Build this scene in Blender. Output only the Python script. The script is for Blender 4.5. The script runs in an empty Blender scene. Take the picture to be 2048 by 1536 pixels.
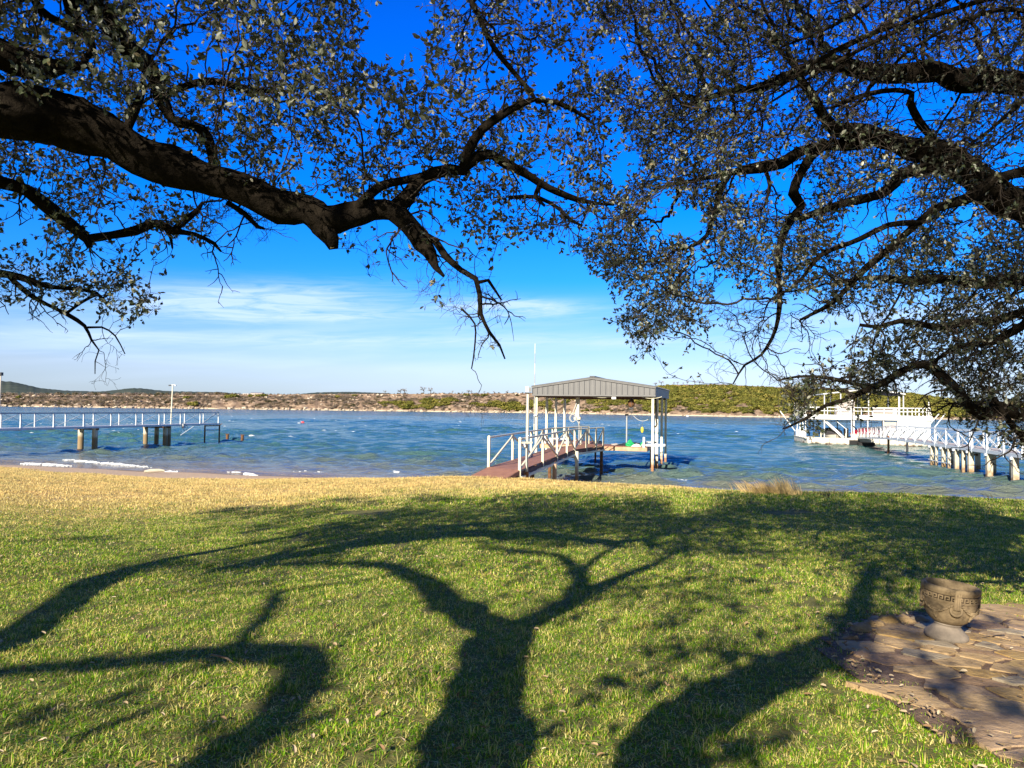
import bpy, bmesh, math, random
import numpy as np
from mathutils import Vector, Matrix
from mathutils import noise as mnoise
rnd = random.Random(7)
rng = np.random.default_rng(7)
scene = bpy.context.scene
R2 = math.radians
# ------------------------------------------------------------------ camera
EYE = np.array([0.0, 0.0, 3.75]); FPX = 1480.0
th, ro = R2(1.912), R2(0.75)
FW = np.array([0, math.cos(th), math.sin(th)]); r_ = np.array([1.0, 0, 0]); u_ = np.array([0, -math.sin(th), math.cos(th)])
RV = math.cos(ro) * r_ + math.sin(ro) * u_; UV = -math.sin(ro) * r_ + math.cos(ro) * u_
cam_d = bpy.data.cameras.new('camera'); cam = bpy.data.objects.new('camera', cam_d); scene.collection.objects.link(cam)
cam_d.sensor_width = 36; cam_d.lens = FPX / 2048 * 36; cam_d.clip_start = 0.05; cam_d.clip_end = 12000
M = Matrix.Identity(4)
for i in range(3):
    M[i][0] = RV[i]; M[i][1] = UV[i]; M[i][2] = -FW[i]; M[i][3] = EYE[i]
cam.matrix_world = M; scene.camera = cam

def ray(px, py):
    return FW + RV * ((px - 1024) / FPX) + UV * ((768 - py) / FPX)
def at(px, py, Y):                       # point seen at a photo position, Y metres ahead
    d = ray(px, py); return EYE + d * (Y / d[1])
def atz(px, py, z):                      # point seen at a photo position, at height z
    d = ray(px, py); return EYE + d * ((z - EYE[2]) / d[2])
def proj(p):
    p = np.atleast_2d(p) - EYE; f = p @ FW; f = np.where(np.abs(f) < 1e-6, 1e-6, f)
    return 1024 + FPX * (p @ RV) / f, 768 - FPX * (p @ UV) / f, f
# ------------------------------------------------------------------ light
SAZ, SEL = R2(25.0), R2(26.0)            # shadows run 25 degrees to the right of straight ahead
SUN = np.array([-math.sin(SAZ) * math.cos(SEL), -math.cos(SAZ) * math.cos(SEL), math.sin(SEL)])
sl = bpy.data.lights.new('sun', 'SUN'); sl.energy = 4.9; sl.angle = R2(0.53); sl.color = (1.0, 0.90, 0.74)
so = bpy.data.objects.new('sun', sl); scene.collection.objects.link(so)
so.rotation_euler = Vector(SUN).to_track_quat('Z', 'Y').to_euler(); so.location = Vector(SUN) * 60
w = bpy.data.worlds.new('World'); scene.world = w; w.use_nodes = True
nt = w.node_tree; nt.nodes.clear()
def N(nt, t, **k):
    n = nt.nodes.new(t)
    for a, b in k.items():
        if a.startswith('i_'):
            key = a[2:]
            n.inputs[int(key) if key.isdigit() else key.replace('_', ' ')].default_value = b
        else: setattr(n, a, b)
    return n
def L(nt, a, b): nt.links.new(a, b)
def math_(nt, op, a, b=None, c=None, clamp=False):
    n = nt.nodes.new('ShaderNodeMath'); n.operation = op; n.use_clamp = clamp
    for i, v in enumerate((a, b, c)):
        if v is None: continue
        if isinstance(v, (int, float)): n.inputs[i].default_value = v
        else: nt.links.new(v, n.inputs[i])
    return n.outputs[0]
def ramp(nt, fac, stops, interp='LINEAR'):
    n = nt.nodes.new('ShaderNodeValToRGB'); n.color_ramp.interpolation = interp
    el = n.color_ramp.elements
    while len(el) < len(stops): el.new(0.5)
    for e, (p, c) in zip(el, stops):
        e.position = p; e.color = (*c, 1) if len(c) == 3 else c
    nt.links.new(fac, n.inputs[0]); return n.outputs[0]
def mix(nt, fac, a, b, mode='MIX'):
    n = nt.nodes.new('ShaderNodeMix'); n.data_type = 'RGBA'; n.blend_type = mode
    for sock, v in ((n.inputs[0], fac), (n.inputs[6], a), (n.inputs[7], b)):
        if isinstance(v, (int, float)): sock.default_value = v
        elif isinstance(v, tuple): sock.default_value = (*v, 1) if len(v) == 3 else v
        else: nt.links.new(v, sock)
    return n.outputs[2]
tc = N(nt, 'ShaderNodeTexCoord'); sep = N(nt, 'ShaderNodeSeparateXYZ'); L(nt, tc.outputs['Generated'], sep.inputs[0])
sky = N(nt, 'ShaderNodeTexSky', sky_type='NISHITA', sun_disc=False, sun_elevation=SEL, sun_rotation=R2(205), air_density=1.0, dust_density=0.3, ozone_density=3.0, altitude=300)
el = sep.outputs[2]
tint = ramp(nt, math_(nt, 'MULTIPLY', el, 1.0, clamp=True), [(0.0, (0.44, 0.56, 0.90)), (0.05, (0.66, 0.68, 0.94)), (0.11, (0.42, 0.66, 1.04)), (0.17, (0.09, 0.60, 1.34)), (0.26, (0.010, 0.58, 1.60)), (0.42, (0.004, 0.52, 1.80)), (0.75, (0.02, 0.32, 1.1)), (1.0, (0.03, 0.28, 0.9))])
# the blue pales towards the sun's half of the sky, behind the camera
sd = N(nt, 'ShaderNodeVectorMath', operation='DOT_PRODUCT'); L(nt, tc.outputs['Generated'], sd.inputs[0]); sd.inputs[1].default_value = tuple(SUN)
pale = ramp(nt, math_(nt, 'MULTIPLY_ADD', sd.outputs['Value'], .5, .5), [(0.40, (0, 0, 0)), (0.80, (1, 1, 1))], 'EASE')
tint = mix(nt, pale, tint, (.48, .44, .40))
base = mix(nt, 1.0, sky.outputs[0], tint, 'MULTIPLY')
# thin high cirrus: soft streaks, stretched along the horizon, everywhere between 4 and 14 degrees up
az = math_(nt, 'ARCTAN2', sep.outputs[0], sep.outputs[1])
cv = N(nt, 'ShaderNodeCombineXYZ'); L(nt, math_(nt, 'MULTIPLY', az, 3.2), cv.inputs[0])
L(nt, math_(nt, 'MULTIPLY', math_(nt, 'SUBTRACT', el, math_(nt, 'MULTIPLY', az, 0.05)), 34.0), cv.inputs[1])
nz = N(nt, 'ShaderNodeTexNoise', i_Scale=1.0, i_Detail=5.0, i_Roughness=0.5, i_Distortion=0.4); L(nt, cv.outputs[0], nz.inputs['Vector'])
streak = ramp(nt, nz.outputs[0], [(0.40, (0, 0, 0)), (0.72, (1, 1, 1))], 'EASE')
band = ramp(nt, math_(nt, 'MULTIPLY', el, 4.0, clamp=True), [(0.0, (.25, .25, .25)), (0.25, (.75, .75, .75)), (0.48, (.55, .55, .55)), (0.66, (0, 0, 0))], 'EASE')
def blob(a0, e0, wa, we, tilt, amp):
    da = math_(nt, 'SUBTRACT', az, a0)
    x = math_(nt, 'DIVIDE', da, wa); y = math_(nt, 'DIVIDE', math_(nt, 'SUBTRACT', math_(nt, 'SUBTRACT', el, e0), math_(nt, 'MULTIPLY', da, tilt)), we)
    q = math_(nt, 'ADD', math_(nt, 'MULTIPLY', x, x), math_(nt, 'MULTIPLY', y, y))
    return math_(nt, 'MULTIPLY', math_(nt, 'EXPONENT', math_(nt, 'MULTIPLY', q, -1.0)), amp)
nz2 = N(nt, 'ShaderNodeTexNoise', i_Scale=3.2, i_Detail=8.0, i_Roughness=0.62, i_Distortion=1.2); L(nt, cv.outputs[0], nz2.inputs['Vector'])
bs = None
for a in ((-0.36, 0.131, .15, .019, .09, 1.0), (-0.26, 0.118, .13, .009, .06, .85), (0.0, 0.137, .10, .010, -.02, .9), (0.0, 0.124, .10, .005, .0, .3), (-0.30, 0.085, .35, .010, .03, .5), (0.25, 0.09, .3, .010, .0, .3), (.55, .12, .2, .01, .04, .4)):
    b = blob(*a); bs = b if bs is None else math_(nt, 'ADD', bs, b)
bs = math_(nt, 'MULTIPLY', bs, ramp(nt, nz2.outputs[0], [(.30, (.15, .15, .15)), (.68, (1.6, 1.6, 1.6))]))
cl = math_(nt, 'ADD', math_(nt, 'MULTIPLY', math_(nt, 'MULTIPLY', streak, band), 0.80), bs, clamp=True)
skyc = mix(nt, math_(nt, 'MULTIPLY', cl, 0.75), base, (4.8, 6.0, 7.8))
bg = N(nt, 'ShaderNodeBackground', i_Strength=0.088); L(nt, skyc, bg.inputs[0])
out = N(nt, 'ShaderNodeOutputWorld'); L(nt, bg.outputs[0], out.inputs[0])
scene.view_settings.view_transform = 'Standard'; scene.view_settings.look = 'None'; scene.view_settings.gamma = 1; scene.view_settings.exposure = 0.93
scene.view_settings.use_curve_mapping = False
scene.render.engine = 'CYCLES'
scene.cycles.max_bounces = 6; scene.cycles.diffuse_bounces = 3; scene.cycles.glossy_bounces = 3; scene.cycles.transmission_bounces = 4; scene.cycles.use_denoising = True
scene.cycles.caustics_reflective = False; scene.cycles.caustics_refractive = False

# ------------------------------------------------------------------ helpers
C = scene.collection
def prop(o, label=None, cat=None, group=None, kind=None):
    for k, v in (('label', label), ('category', cat), ('group', group), ('kind', kind)):
        if v: o[k] = v
    return o
def mesh_data(name, verts, faces, mat=None, smooth=False):
    me = bpy.data.meshes.new(name); verts = np.asarray(verts, dtype=np.float32).reshape(-1, 3)
    if isinstance(faces, np.ndarray) and faces.ndim == 2:
        nf, k = faces.shape
        me.vertices.add(len(verts)); me.vertices.foreach_set('co', verts.ravel())
        me.loops.add(nf * k); me.loops.foreach_set('vertex_index', faces.astype(np.int32).ravel())
        me.polygons.add(nf); me.polygons.foreach_set('loop_start', np.arange(0, nf * k, k, dtype=np.int32))
        me.update(calc_edges=True)
    else:
        me.from_pydata(verts.tolist(), [], [list(map(int, f)) for f in faces]); me.update()
    if mat: me.materials.append(mat)
    if smooth: me.polygons.foreach_set('use_smooth', np.ones(len(me.polygons), dtype=bool))
    return me
def link(name, data, parent=None):
    o = bpy.data.objects.new(name, data); C.objects.link(o)
    if parent: o.parent = parent
    return o
class Thing:
    def __init__(s, name, loc, label, cat, group=None):
        s.e = bpy.data.objects.new(name, None); C.objects.link(s.e); s.e.location = loc; s.e.empty_display_size = .2
        s.loc = np.array(loc, float); prop(s.e, label, cat, group)
    def mesh(s, name, verts, faces, mat, smooth=False, parent=None):
        v = np.asarray(verts, float).reshape(-1, 3) - s.loc
        return link(name, mesh_data(name, v, faces, mat, smooth), parent or s.e)
    def _place(s, name, data, m, parent):
        o = link(name, data, parent or s.e); m = m.copy()
        for i in range(3): m[i][3] -= s.loc[i]
        o.matrix_basis = m; return o
    def box(s, name, c, size, ux, mat, parent=None, rz=None, up=(0, 0, 1)):
        x = Vector(ux).normalized(); z = Vector(up); y = z.cross(x).normalized(); z = x.cross(y)
        m = Matrix.Identity(4)
        for i in range(3):
            m[i][0] = x[i] * size[0]; m[i][1] = y[i] * size[1]; m[i][2] = z[i] * size[2]; m[i][3] = c[i]
        return s._place(name, unit('box', mat), m, parent)
    def bar(s, name, p0, p1, w, h, mat, parent=None, up=(0, 0, 1)):
        p0 = np.array(p0, float); p1 = np.array(p1, float); d = p1 - p0; l = np.linalg.norm(d)
        if abs(d[2]) > .9 * l and up == (0, 0, 1): up = VV
        return s.box(name, (p0 + p1) / 2, (l, w, h), d, mat, parent, up=up)
    def pipe(s, name, p0, p1, r, mat, parent=None):
        p0 = Vector(p0); p1 = Vector(p1); d = p1 - p0
        q = d.to_track_quat('Z', 'Y').to_matrix().to_4x4()
        m = Matrix.Translation((p0 + p1) / 2) @ q @ Matrix.Diagonal((r, r, d.length, 1))
        return s._place(name, unit('cyl', mat), m, parent)
VV = (0.301, 0.954, 0.0)
_u = {}
def unit(kind, mat):
    k = (kind, mat.name)
    if k not in _u:
        bm = bmesh.new()
        if kind == 'box': bmesh.ops.create_cube(bm, size=1)
        elif kind == 'cyl':
            bmesh.ops.create_cone(bm, cap_ends=True, segments=12, radius1=1, radius2=1, depth=1)
        elif kind == 'ball': bmesh.ops.create_icosphere(bm, subdivisions=2, radius=1)
        me = bpy.data.meshes.new(kind + '_shape'); bm.to_mesh(me); bm.free(); me.materials.append(mat)
        if kind != 'box':
            for p in me.polygons: p.use_smooth = len(p.vertices) < 6
        _u[k] = me
    return _u[k]
def tube(pts, rad, sides=8, rough=0.0, freq=3.0, closed_tip=True, seed=0.0):
    P = np.asarray(pts, float); n = len(P); rad = np.broadcast_to(np.asarray(rad, float), (n,))
    T = np.gradient(P, axis=0); T /= np.maximum(np.linalg.norm(T, axis=1), 1e-9)[:, None]
    a = np.array([0, 0, 1.0]) if abs(T[0][2]) < .9 else np.array([1.0, 0, 0])
    nrm = np.cross(T[0], a); nrm /= np.linalg.norm(nrm); Ns = np.empty_like(P); Ns[0] = nrm
    for i in range(1, n):
        v = Ns[i - 1] - T[i] * (Ns[i - 1] @ T[i]); Ns[i] = v / max(np.linalg.norm(v), 1e-9)
    B = np.cross(T, Ns); ang = np.linspace(0, 2 * np.pi, sides, endpoint=False)
    rr = np.repeat(rad[:, None], sides, 1)
    if rough:
        for i in range(n):
            for j in range(sides):
                c = math.cos(ang[j]); s_ = math.sin(ang[j])
                q = P[i] * freq + (Ns[i] * c + B[i] * s_) * 1.3 * max(1, rad[i] * freq * 3)
                v = mnoise.noise(Vector(q + seed)) + .5 * mnoise.noise(Vector(q * 2.7 + seed)) + .35 * mnoise.noise(Vector(q * 6.1 + seed))
                rr[i, j] *= 1 + rough * v
    V = P[:, None] + rr[..., None] * (Ns[:, None] * np.cos(ang)[None, :, None] + B[:, None] * np.sin(ang)[None, :, None])
    V = V.reshape(-1, 3)
    i = np.arange(n - 1)[:, None] * sides; j = np.arange(sides)[None]; k = (j + 1) % sides
    F = np.stack([i + j, i + k, i + sides + k, i + sides + j], -1).reshape(-1, 4)
    return V, F
class MB:
    def __init__(s): s.v = []; s.f = []; s.n = 0
    def add(s, V, F):
        V = np.asarray(V, float); s.v.append(V); s.f.extend([tuple(int(a) + s.n for a in f) for f in F]); s.n += len(V)
    def box(s, c, size, ux=(1, 0, 0), up=(0, 0, 1)):
        x = np.array(ux, float); x /= np.linalg.norm(x); y = np.cross(up, x); y /= np.linalg.norm(y); z = np.cross(x, y); c = np.array(c, float)
        V = [c + x * size[0] * a + y * size[1] * b + z * size[2] * e for a in (-.5, .5) for b in (-.5, .5) for e in (-.5, .5)]
        s.add(V, [(0, 1, 3, 2), (4, 6, 7, 5), (0, 4, 5, 1), (2, 3, 7, 6), (0, 2, 6, 4), (1, 5, 7, 3)])
    def tube(s, pts, r, sides=6): V, F = tube(pts, r, sides); s.add(V, F)
    def V(s): return np.concatenate(s.v)
def smooth_path(pts, step):
    """Catmull-Rom through rows of numbers (x y z r), resampled about every step metres."""
    P = np.asarray(pts, float); P = np.vstack([2 * P[0] - P[1], P, 2 * P[-1] - P[-2]]); out = []
    for i in range(1, len(P) - 2):
        d = np.linalg.norm(P[i + 1][:3] - P[i][:3]); n = max(1, int(round(d / step)))
        for k in range(n):
            t = k / n; a, b, c, e = P[i - 1], P[i], P[i + 1], P[i + 2]
            out.append(.5 * (2 * b + (c - a) * t + (2 * a - 5 * b + 4 * c - e) * t * t + (3 * b - a - 3 * c + e) * t ** 3))
    out.append(P[-2]); out = np.array(out); out[:, 3:] = np.maximum(out[:, 3:], 1e-4)
    return out
def inpoly(x, y, poly):
    x = np.asarray(x, float); y = np.asarray(y, float); c = np.zeros(x.shape, bool); j = len(poly) - 1
    for i in range(len(poly)):
        xi, yi = poly[i]; xj, yj = poly[j]
        t = ((yi > y) != (yj > y)) & (x < (xj - xi) * (y - yi) / ((yj - yi) or 1e-9) + xi); c ^= t; j = i
    return c
# ------------------------------------------------------------------ materials
def material(name, col, rough=.7, spec=.3, metal=0.0, var=None, vscale=2.0, bump=0.0, bscale=20.0, coords='pos', detail=5.0, extra=None):
    m = bpy.data.materials.new(name); m.use_nodes = True; t = m.node_tree; b = t.nodes['Principled BSDF']
    b.inputs['Roughness'].default_value = rough; b.inputs['Specular IOR Level'].default_value = spec; b.inputs['Metallic'].default_value = metal
    g = N(t, 'ShaderNodeNewGeometry'); pos = g.outputs['Position']; c = col
    if var:
        n1 = N(t, 'ShaderNodeTexNoise', i_Scale=vscale, i_Detail=detail, i_Roughness=.6); L(t, pos, n1.inputs['Vector'])
        c = ramp(t, n1.outputs[0], [(0.30, col), (0.70, var)])
    if extra: c = extra(t, pos, c)
    if isinstance(c, tuple): b.inputs['Base Color'].default_value = (*c, 1)
    else: L(t, c, b.inputs['Base Color'])
    if bump:
        n2 = N(t, 'ShaderNodeTexNoise', i_Scale=bscale, i_Detail=4.0, i_Roughness=.65); L(t, pos, n2.inputs['Vector'])
        bp = N(t, 'ShaderNodeBump', i_Strength=bump, i_Distance=.02); L(t, n2.outputs[0], bp.inputs['Height']); L(t, bp.outputs[0], b.inputs['Normal'])
    return m
def zstain(z0, z1, stain, nscale=4.0, amt=1.0):
    """colour below z0 is the stain (water line and rust), above z1 the paint, with a ragged edge"""
    def f(t, pos, c):
        s = N(t, 'ShaderNodeSeparateXYZ'); L(t, pos, s.inputs[0])
        n = N(t, 'ShaderNodeTexNoise', i_Scale=nscale, i_Detail=5.0); L(t, pos, n.inputs['Vector'])
        h = math_(t, 'ADD', s.outputs[2], math_(t, 'MULTIPLY', math_(t, 'SUBTRACT', n.outputs[0], .5), 1.1))
        k = N(t, 'ShaderNodeMapRange'); k.inputs[1].default_value = z0; k.inputs[2].default_value = z1; k.inputs[3].default_value = amt; k.inputs[4].default_value = 0; L(t, h, k.inputs[0])
        return mix(t, k.outputs[0], c, stain)
    return f
def streaks(stain, lo=.58, hi=.75, scale=3.0):
    def f(t, pos, c):
        n = N(t, 'ShaderNodeTexNoise', i_Scale=scale, i_Detail=6.0, i_Roughness=.7); L(t, pos, n.inputs['Vector'])
        return mix(t, ramp(t, n.outputs[0], [(lo, (0, 0, 0)), (hi, (1, 1, 1))]), c, stain)
    return f
m_cream = material('cream_paint', (.68, .64, .48), .6, .25, var=(.78, .74, .58), vscale=3, extra=streaks((.38, .25, .12), .66, .8, 5))
m_creampost = material('cream_painted_steel', (.66, .63, .50), .45, .4, var=(.74, .72, .60), vscale=2, extra=zstain(.35, .95, (.33, .16, .07)))
m_darkpost = material('rusted_steel', (.10, .05, .03), .8, .2, var=(.22, .11, .05), vscale=6)
m_rust = material('rust', (.22, .085, .035), .85, .2, var=(.40, .20, .09), vscale=7)
m_white = material('white_paint', (.78, .79, .80), .4, .4, var=(.84, .84, .84), vscale=2, extra=streaks((.50, .44, .36), .68, .82, 3))
m_whiterail = material('white_rail_paint', (.66, .72, .78), .4, .4, var=(.76, .80, .84), vscale=3)
m_pierblue = material('weathered_white_steel', (.55, .60, .66), .5, .4, var=(.66, .70, .74), vscale=3)
m_rail = material('dull_blue_rail', (.22, .30, .38), .5, .4, var=(.30, .38, .45), vscale=3)
m_steel = material('galvanised_steel', (.38, .40, .42), .45, .5, .3, var=(.46, .47, .48), vscale=5)
m_plank = material('red_brown_deck_board', (.24, .115, .075), .7, .25, var=(.34, .175, .12), vscale=3.2, bump=.3, bscale=40)
m_plankedge = material('dark_deck_edge', (.07, .03, .03), .7, .25, var=(.12, .055, .045), vscale=5)
m_timber = material('weathered_pine_beam', (.42, .26, .15), .75, .2, var=(.58, .42, .28), vscale=3, bump=.3, bscale=25)
m_soffit = material('brown_soffit', (.20, .12, .09), .8, .2)
m_metal = material('grey_standing_seam_metal', (.15, .152, .158), .5, .35, 0.0, var=(.18, .182, .188), vscale=1.5)
m_metaledge = material('dark_seam_metal', (.055, .058, .068), .45, .5, .2)
m_conc = material('stained_concrete', (.56, .50, .38), .9, .15, var=(.68, .62, .50), vscale=4, bump=.4, bscale=15, extra=zstain(.05, .55, (.30, .19, .10), 5))
m_concround = material('round_concrete_pile', (.52, .46, .34), .9, .15, var=(.66, .60, .50), vscale=3, bump=.4, bscale=15, extra=zstain(.9, 1.15, (.30, .22, .13), .5))
m_hull = material('weathered_float', (.62, .56, .47), .8, .2, var=(.74, .70, .62), vscale=2.5, extra=zstain(.02, .30, (.10, .06, .04), 2))
m_black = material('black_rubber', (.015, .015, .017), .6, .3)
m_dark = material('dark_steel', (.03, .035, .045), .5, .4)
m_red = material('red_boat_cover', (.22, .012, .035), .8, .2, var=(.33, .02, .05), vscale=2)
m_darkcover = material('charcoal_boat_cover', (.035, .034, .038), .85, .2, var=(.07, .065, .07), vscale=2)
m_boat = material('ivory_boat_hull', (.60, .57, .50), .3, .5, var=(.5, .47, .4), vscale=2)
m_beige = material('beige_panel', (.44, .39, .37), .7, .3, var=(.50, .45, .42), vscale=1)
m_green = material('green_tarp', (.01, .30, .09), .55, .4, var=(.02, .38, .14), vscale=6)
m_yellow = material('yellow_float_foam', (.75, .62, .06), .5, .4)
m_rope = material('grey_rope', (.45, .46, .46), .8, .2)
m_buoy = material('white_buoy_plastic', (.82, .82, .80), .35, .5)
m_redbuoy = material('red_buoy_plastic', (.65, .05, .06), .35, .5)
m_wire = material('thin_wire', (.12, .12, .13), .5, .4)
m_log = material('bleached_driftwood', (.55, .50, .38), .9, .1, var=(.68, .62, .5), vscale=6, bump=.4)
m_stick = material('dry_stick', (.16, .11, .08), .9, .1, var=(.3, .24, .18), vscale=20)
m_foam = material('wave_foam', (.60, .63, .66), .9, .1, var=(.74, .76, .78), vscale=6)
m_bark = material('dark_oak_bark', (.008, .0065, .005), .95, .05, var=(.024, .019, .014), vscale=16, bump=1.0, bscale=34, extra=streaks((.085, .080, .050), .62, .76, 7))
m_twig = material('oak_twig_bark', (.022, .017, .014), .9, .1, var=(.075, .062, .052), vscale=5)
# ------------------------------------------------------------------ terrain
def ip(x, xs, ys): return np.interp(x, xs, ys)
CX = [-600, 0, 300, 500, 1000, 1200, 1500, 1800, 2048, 2700]
CR = [27, 26, 25, 24.4, 24.7, 23.0, 21.4, 21.0, 19.8, 19]
WX = [-600, 0, 300, 500, 700, 1000, 1200, 1500, 1800, 2048, 2700]
WR = [47, 44.5, 41.5, 40.0, 38.5, 32.5, 30.5, 28.5, 27.5, 26, 25]
def px_of(X, Y): return 1024 + FPX * np.asarray(X, float) / np.maximum(np.asarray(Y, float), 9.0)
def ground_z(X, Y):
    X = np.asarray(X, float); Y = np.asarray(Y, float); px = px_of(X, Y)
    c = ip(px, CX, CR); wv = ip(px, WX, WR)
    dip = ip(px, [-600, 0, 150, 300, 500, 700, 900], [.3, .35, .8, 1, .8, .35, 0]) * .36
    lawn = 2.10 - (.65 + dip) * np.clip(Y / c, -1, 1)
    t = (Y - c) / (wv - c); s = np.clip(t, 0, 1)
    k = ip(px, [0, 700, 1000, 2048], [0.0, 0.15, .7, .8])
    prof = s * (1 - k) + k * (s * s * (3 - 2 * s))
    bank = (1.45 - dip) * (1 - prof); under = -np.minimum(.11 * (Y - wv), 2.4)
    z = np.where(t < 0, lawn, np.where(t < 1, bank, under))
    return z + .02 * np.sin(X * .9 + 1.3) * np.cos(Y * .7) * (Y > 1)
m_soil = bpy.data.materials.new('lawn_soil_and_sand'); m_soil.use_nodes = True
t = m_soil.node_tree; b = t.nodes['Principled BSDF']; b.inputs['Roughness'].default_value = .95; b.inputs['Specular IOR Level'].default_value = .1
g = N(t, 'ShaderNodeNewGeometry'); n1 = N(t, 'ShaderNodeTexNoise', i_Scale=1.2, i_Detail=8.0, i_Roughness=.7); L(t, g.outputs['Position'], n1.inputs['Vector'])
n2 = N(t, 'ShaderNodeTexNoise', i_Scale=30.0, i_Detail=4.0, i_Roughness=.7); L(t, g.outputs['Position'], n2.inputs['Vector'])
sx = N(t, 'ShaderNodeSeparateXYZ'); L(t, g.outputs['Position'], sx.inputs[0])
green = mix(t, n2.outputs[0], (.06, .085, .015), (.24, .21, .08))
dry = mix(t, n2.outputs[0], (.42, .28, .11), (.62, .45, .20))
at_ = N(t, 'ShaderNodeAttribute', attribute_name='dryness')
sand = mix(t, n2.outputs[0], (.52, .37, .24), (.66, .50, .35))
wet = (.16, .115, .09)
zz = math_(t, 'ADD', sx.outputs[2], math_(t, 'MULTIPLY', math_(t, 'SUBTRACT', n1.outputs[0], .5), .25))
c1 = mix(t, math_(t, 'ADD', at_.outputs['Fac'], math_(t, 'MULTIPLY', math_(t, 'SUBTRACT', n1.outputs[0], .5), .6), clamp=True), green, dry)
c2 = mix(t, ramp(t, zz, [(.80, (1, 1, 1)), (.95, (0, 0, 0))]), c1, sand)
c3 = mix(t, ramp(t, sx.outputs[2], [(.02, (1, 1, 1)), (.07, (0, 0, 0))]), c2, wet); L(t, c3, b.inputs['Base Color'])
bp = N(t, 'ShaderNodeBump', i_Strength=.6, i_Distance=.03); L(t, n2.outputs[0], bp.inputs['Height']); L(t, bp.outputs[0], b.inputs['Normal'])
def dryness(X, Y):
    X = np.asarray(X, float); Y = np.asarray(Y, float); px = px_of(X, Y)
    d0 = ip(px, [0, 500, 900, 1300, 1600, 2048], [11.0, 13.5, 17.0, 19.5, 22.0, 26.0])
    return np.clip((Y - d0) / ip(px, [0, 1000, 2048], [7.0, 5.5, 8]), 0, 1)
gx = np.arange(-62, 62.1, .42); gy = np.concatenate([np.arange(-14, 46, .35), np.arange(46, 75, 1.2)])
GX, GY = np.meshgrid(gx, gy); GZ = ground_z(GX, GY)
nx, ny = len(gx), len(gy); ii = (np.arange(ny - 1)[:, None] * nx + np.arange(nx - 1)[None]).ravel()
me = mesh_data('lawn', np.stack([GX, GY, GZ], -1).reshape(-1, 3), np.stack([ii, ii + 1, ii + nx + 1, ii + nx], -1), m_soil, True)
a = me.attributes.new('dryness', 'FLOAT', 'POINT'); a.data.foreach_set('value', dryness(GX, GY).ravel().astype(np.float32))
prop(link('lawn', me), kind='structure', label='lawn sloping down to the lake, green near, straw coloured by the water')
# ------------------------------------------------------------------ water
na, nr = 560, 900
A = np.radians(np.linspace(-56, 56, na)); RR = 21 * (1250 / 21) ** (np.linspace(0, 1, nr) ** 1.0)
AA, RG = np.meshgrid(A, RR); X = RG * np.sin(AA); Y = RG * np.cos(AA)
cell = np.gradient(RR)[:, None] * np.ones_like(AA)
h = np.zeros_like(X); dxh = np.zeros_like(X); dyh = np.zeros_like(X)
gz = ground_z(X, Y); deep = np.clip((Y - ip(px_of(X, Y), WX, WR)) / 14.0, 0.10, 1)
for i in range(90):
    lam = .75 * (5.0 / .75) ** (rng.random() ** 1.3); ang = R2(-90 - 14) + rng.normal() * .55; k = 2 * np.pi / lam
    amp = .0115 * lam ** .80 * rng.uniform(.6, 1.3) * np.clip((lam / cell - 2.5) / 3, 0, 1)
    ph = k * (X * math.cos(ang) + Y * math.sin(ang)) + rng.uniform(0, 6.28); s_ = np.sin(ph)
    h += amp * s_; q = .8 * amp * np.cos(ph); dxh += q * math.cos(ang); dyh += q * math.sin(ang)
gust = .75 + .5 * np.sin(X * .045 + 1) * np.sin(Y * .06 + .4 * np.sin(X * .03))
h *= deep * gust; dxh *= deep * gust; dyh *= deep * gust
# a few rollers parallel to the beach
pxw = px_of(X, Y); wv = ip(pxw, WX, WR); off = Y - wv
for o_, am, wd in ((2.2, .10, .5), (5.5, .09, .8), (9.5, .07, 1.0)):
    oo = off - o_ - .8 * np.sin(X * .21 + o_) - .4 * np.sin(X * .53 + 2 * o_); h += am * np.exp(-(oo / wd) ** 2) * (.6 + .4 * np.sin(X * .35 + o_ * 3))
V = np.stack([X + dxh, Y + dyh, h], -1).reshape(-1, 3)
ii = (np.arange(nr - 1)[:, None] * na + np.arange(na - 1)[None]).ravel()
m_water = bpy.data.materials.new('choppy_lake_water'); m_water.use_nodes = True; t = m_water.node_tree; b = t.nodes['Principled BSDF']
g = N(t, 'ShaderNodeNewGeometry'); sh = N(t, 'ShaderNodeAttribute', attribute_name='shallow')
nA = N(t, 'ShaderNodeTexNoise', i_Scale=.06, i_Detail=5.0, i_Roughness=.6); L(t, g.outputs['Position'], nA.inputs['Vector'])
deepc = mix(t, nA.outputs[0], (.030, .105, .115), (.050, .135, .125))
nB = N(t, 'ShaderNodeTexNoise', i_Scale=.35, i_Detail=4.0); L(t, g.outputs['Position'], nB.inputs['Vector'])
shc = mix(t, nB.outputs[0], (.27, .20, .145), (.24, .19, .11))
L(t, mix(t, math_(t, 'ADD', sh.outputs['Fac'], math_(t, 'MULTIPLY', math_(t, 'SUBTRACT', nB.outputs[0], .5), .35), clamp=True), deepc, shc), b.inputs['Base Color'])
b.inputs['Roughness'].default_value = .10; b.inputs['IOR'].default_value = 1.33; b.inputs['Specular IOR Level'].default_value = .5
mp = N(t, 'ShaderNodeMapping'); mp.inputs['Scale'].default_value = (.55, 1.25, 1); mp.inputs['Rotation'].default_value = (0, 0, .25); L(t, g.outputs['Position'], mp.inputs['Vector'])
b1 = N(t, 'ShaderNodeTexNoise', i_Scale=.75, i_Detail=5.0, i_Roughness=.62, i_Distortion=.3); L(t, mp.outputs[0], b1.inputs['Vector'])
b2 = N(t, 'ShaderNodeTexNoise', i_Scale=4.2, i_Detail=4.0, i_Roughness=.6, i_Distortion=.3); L(t, mp.outputs[0], b2.inputs['Vector'])
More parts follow.
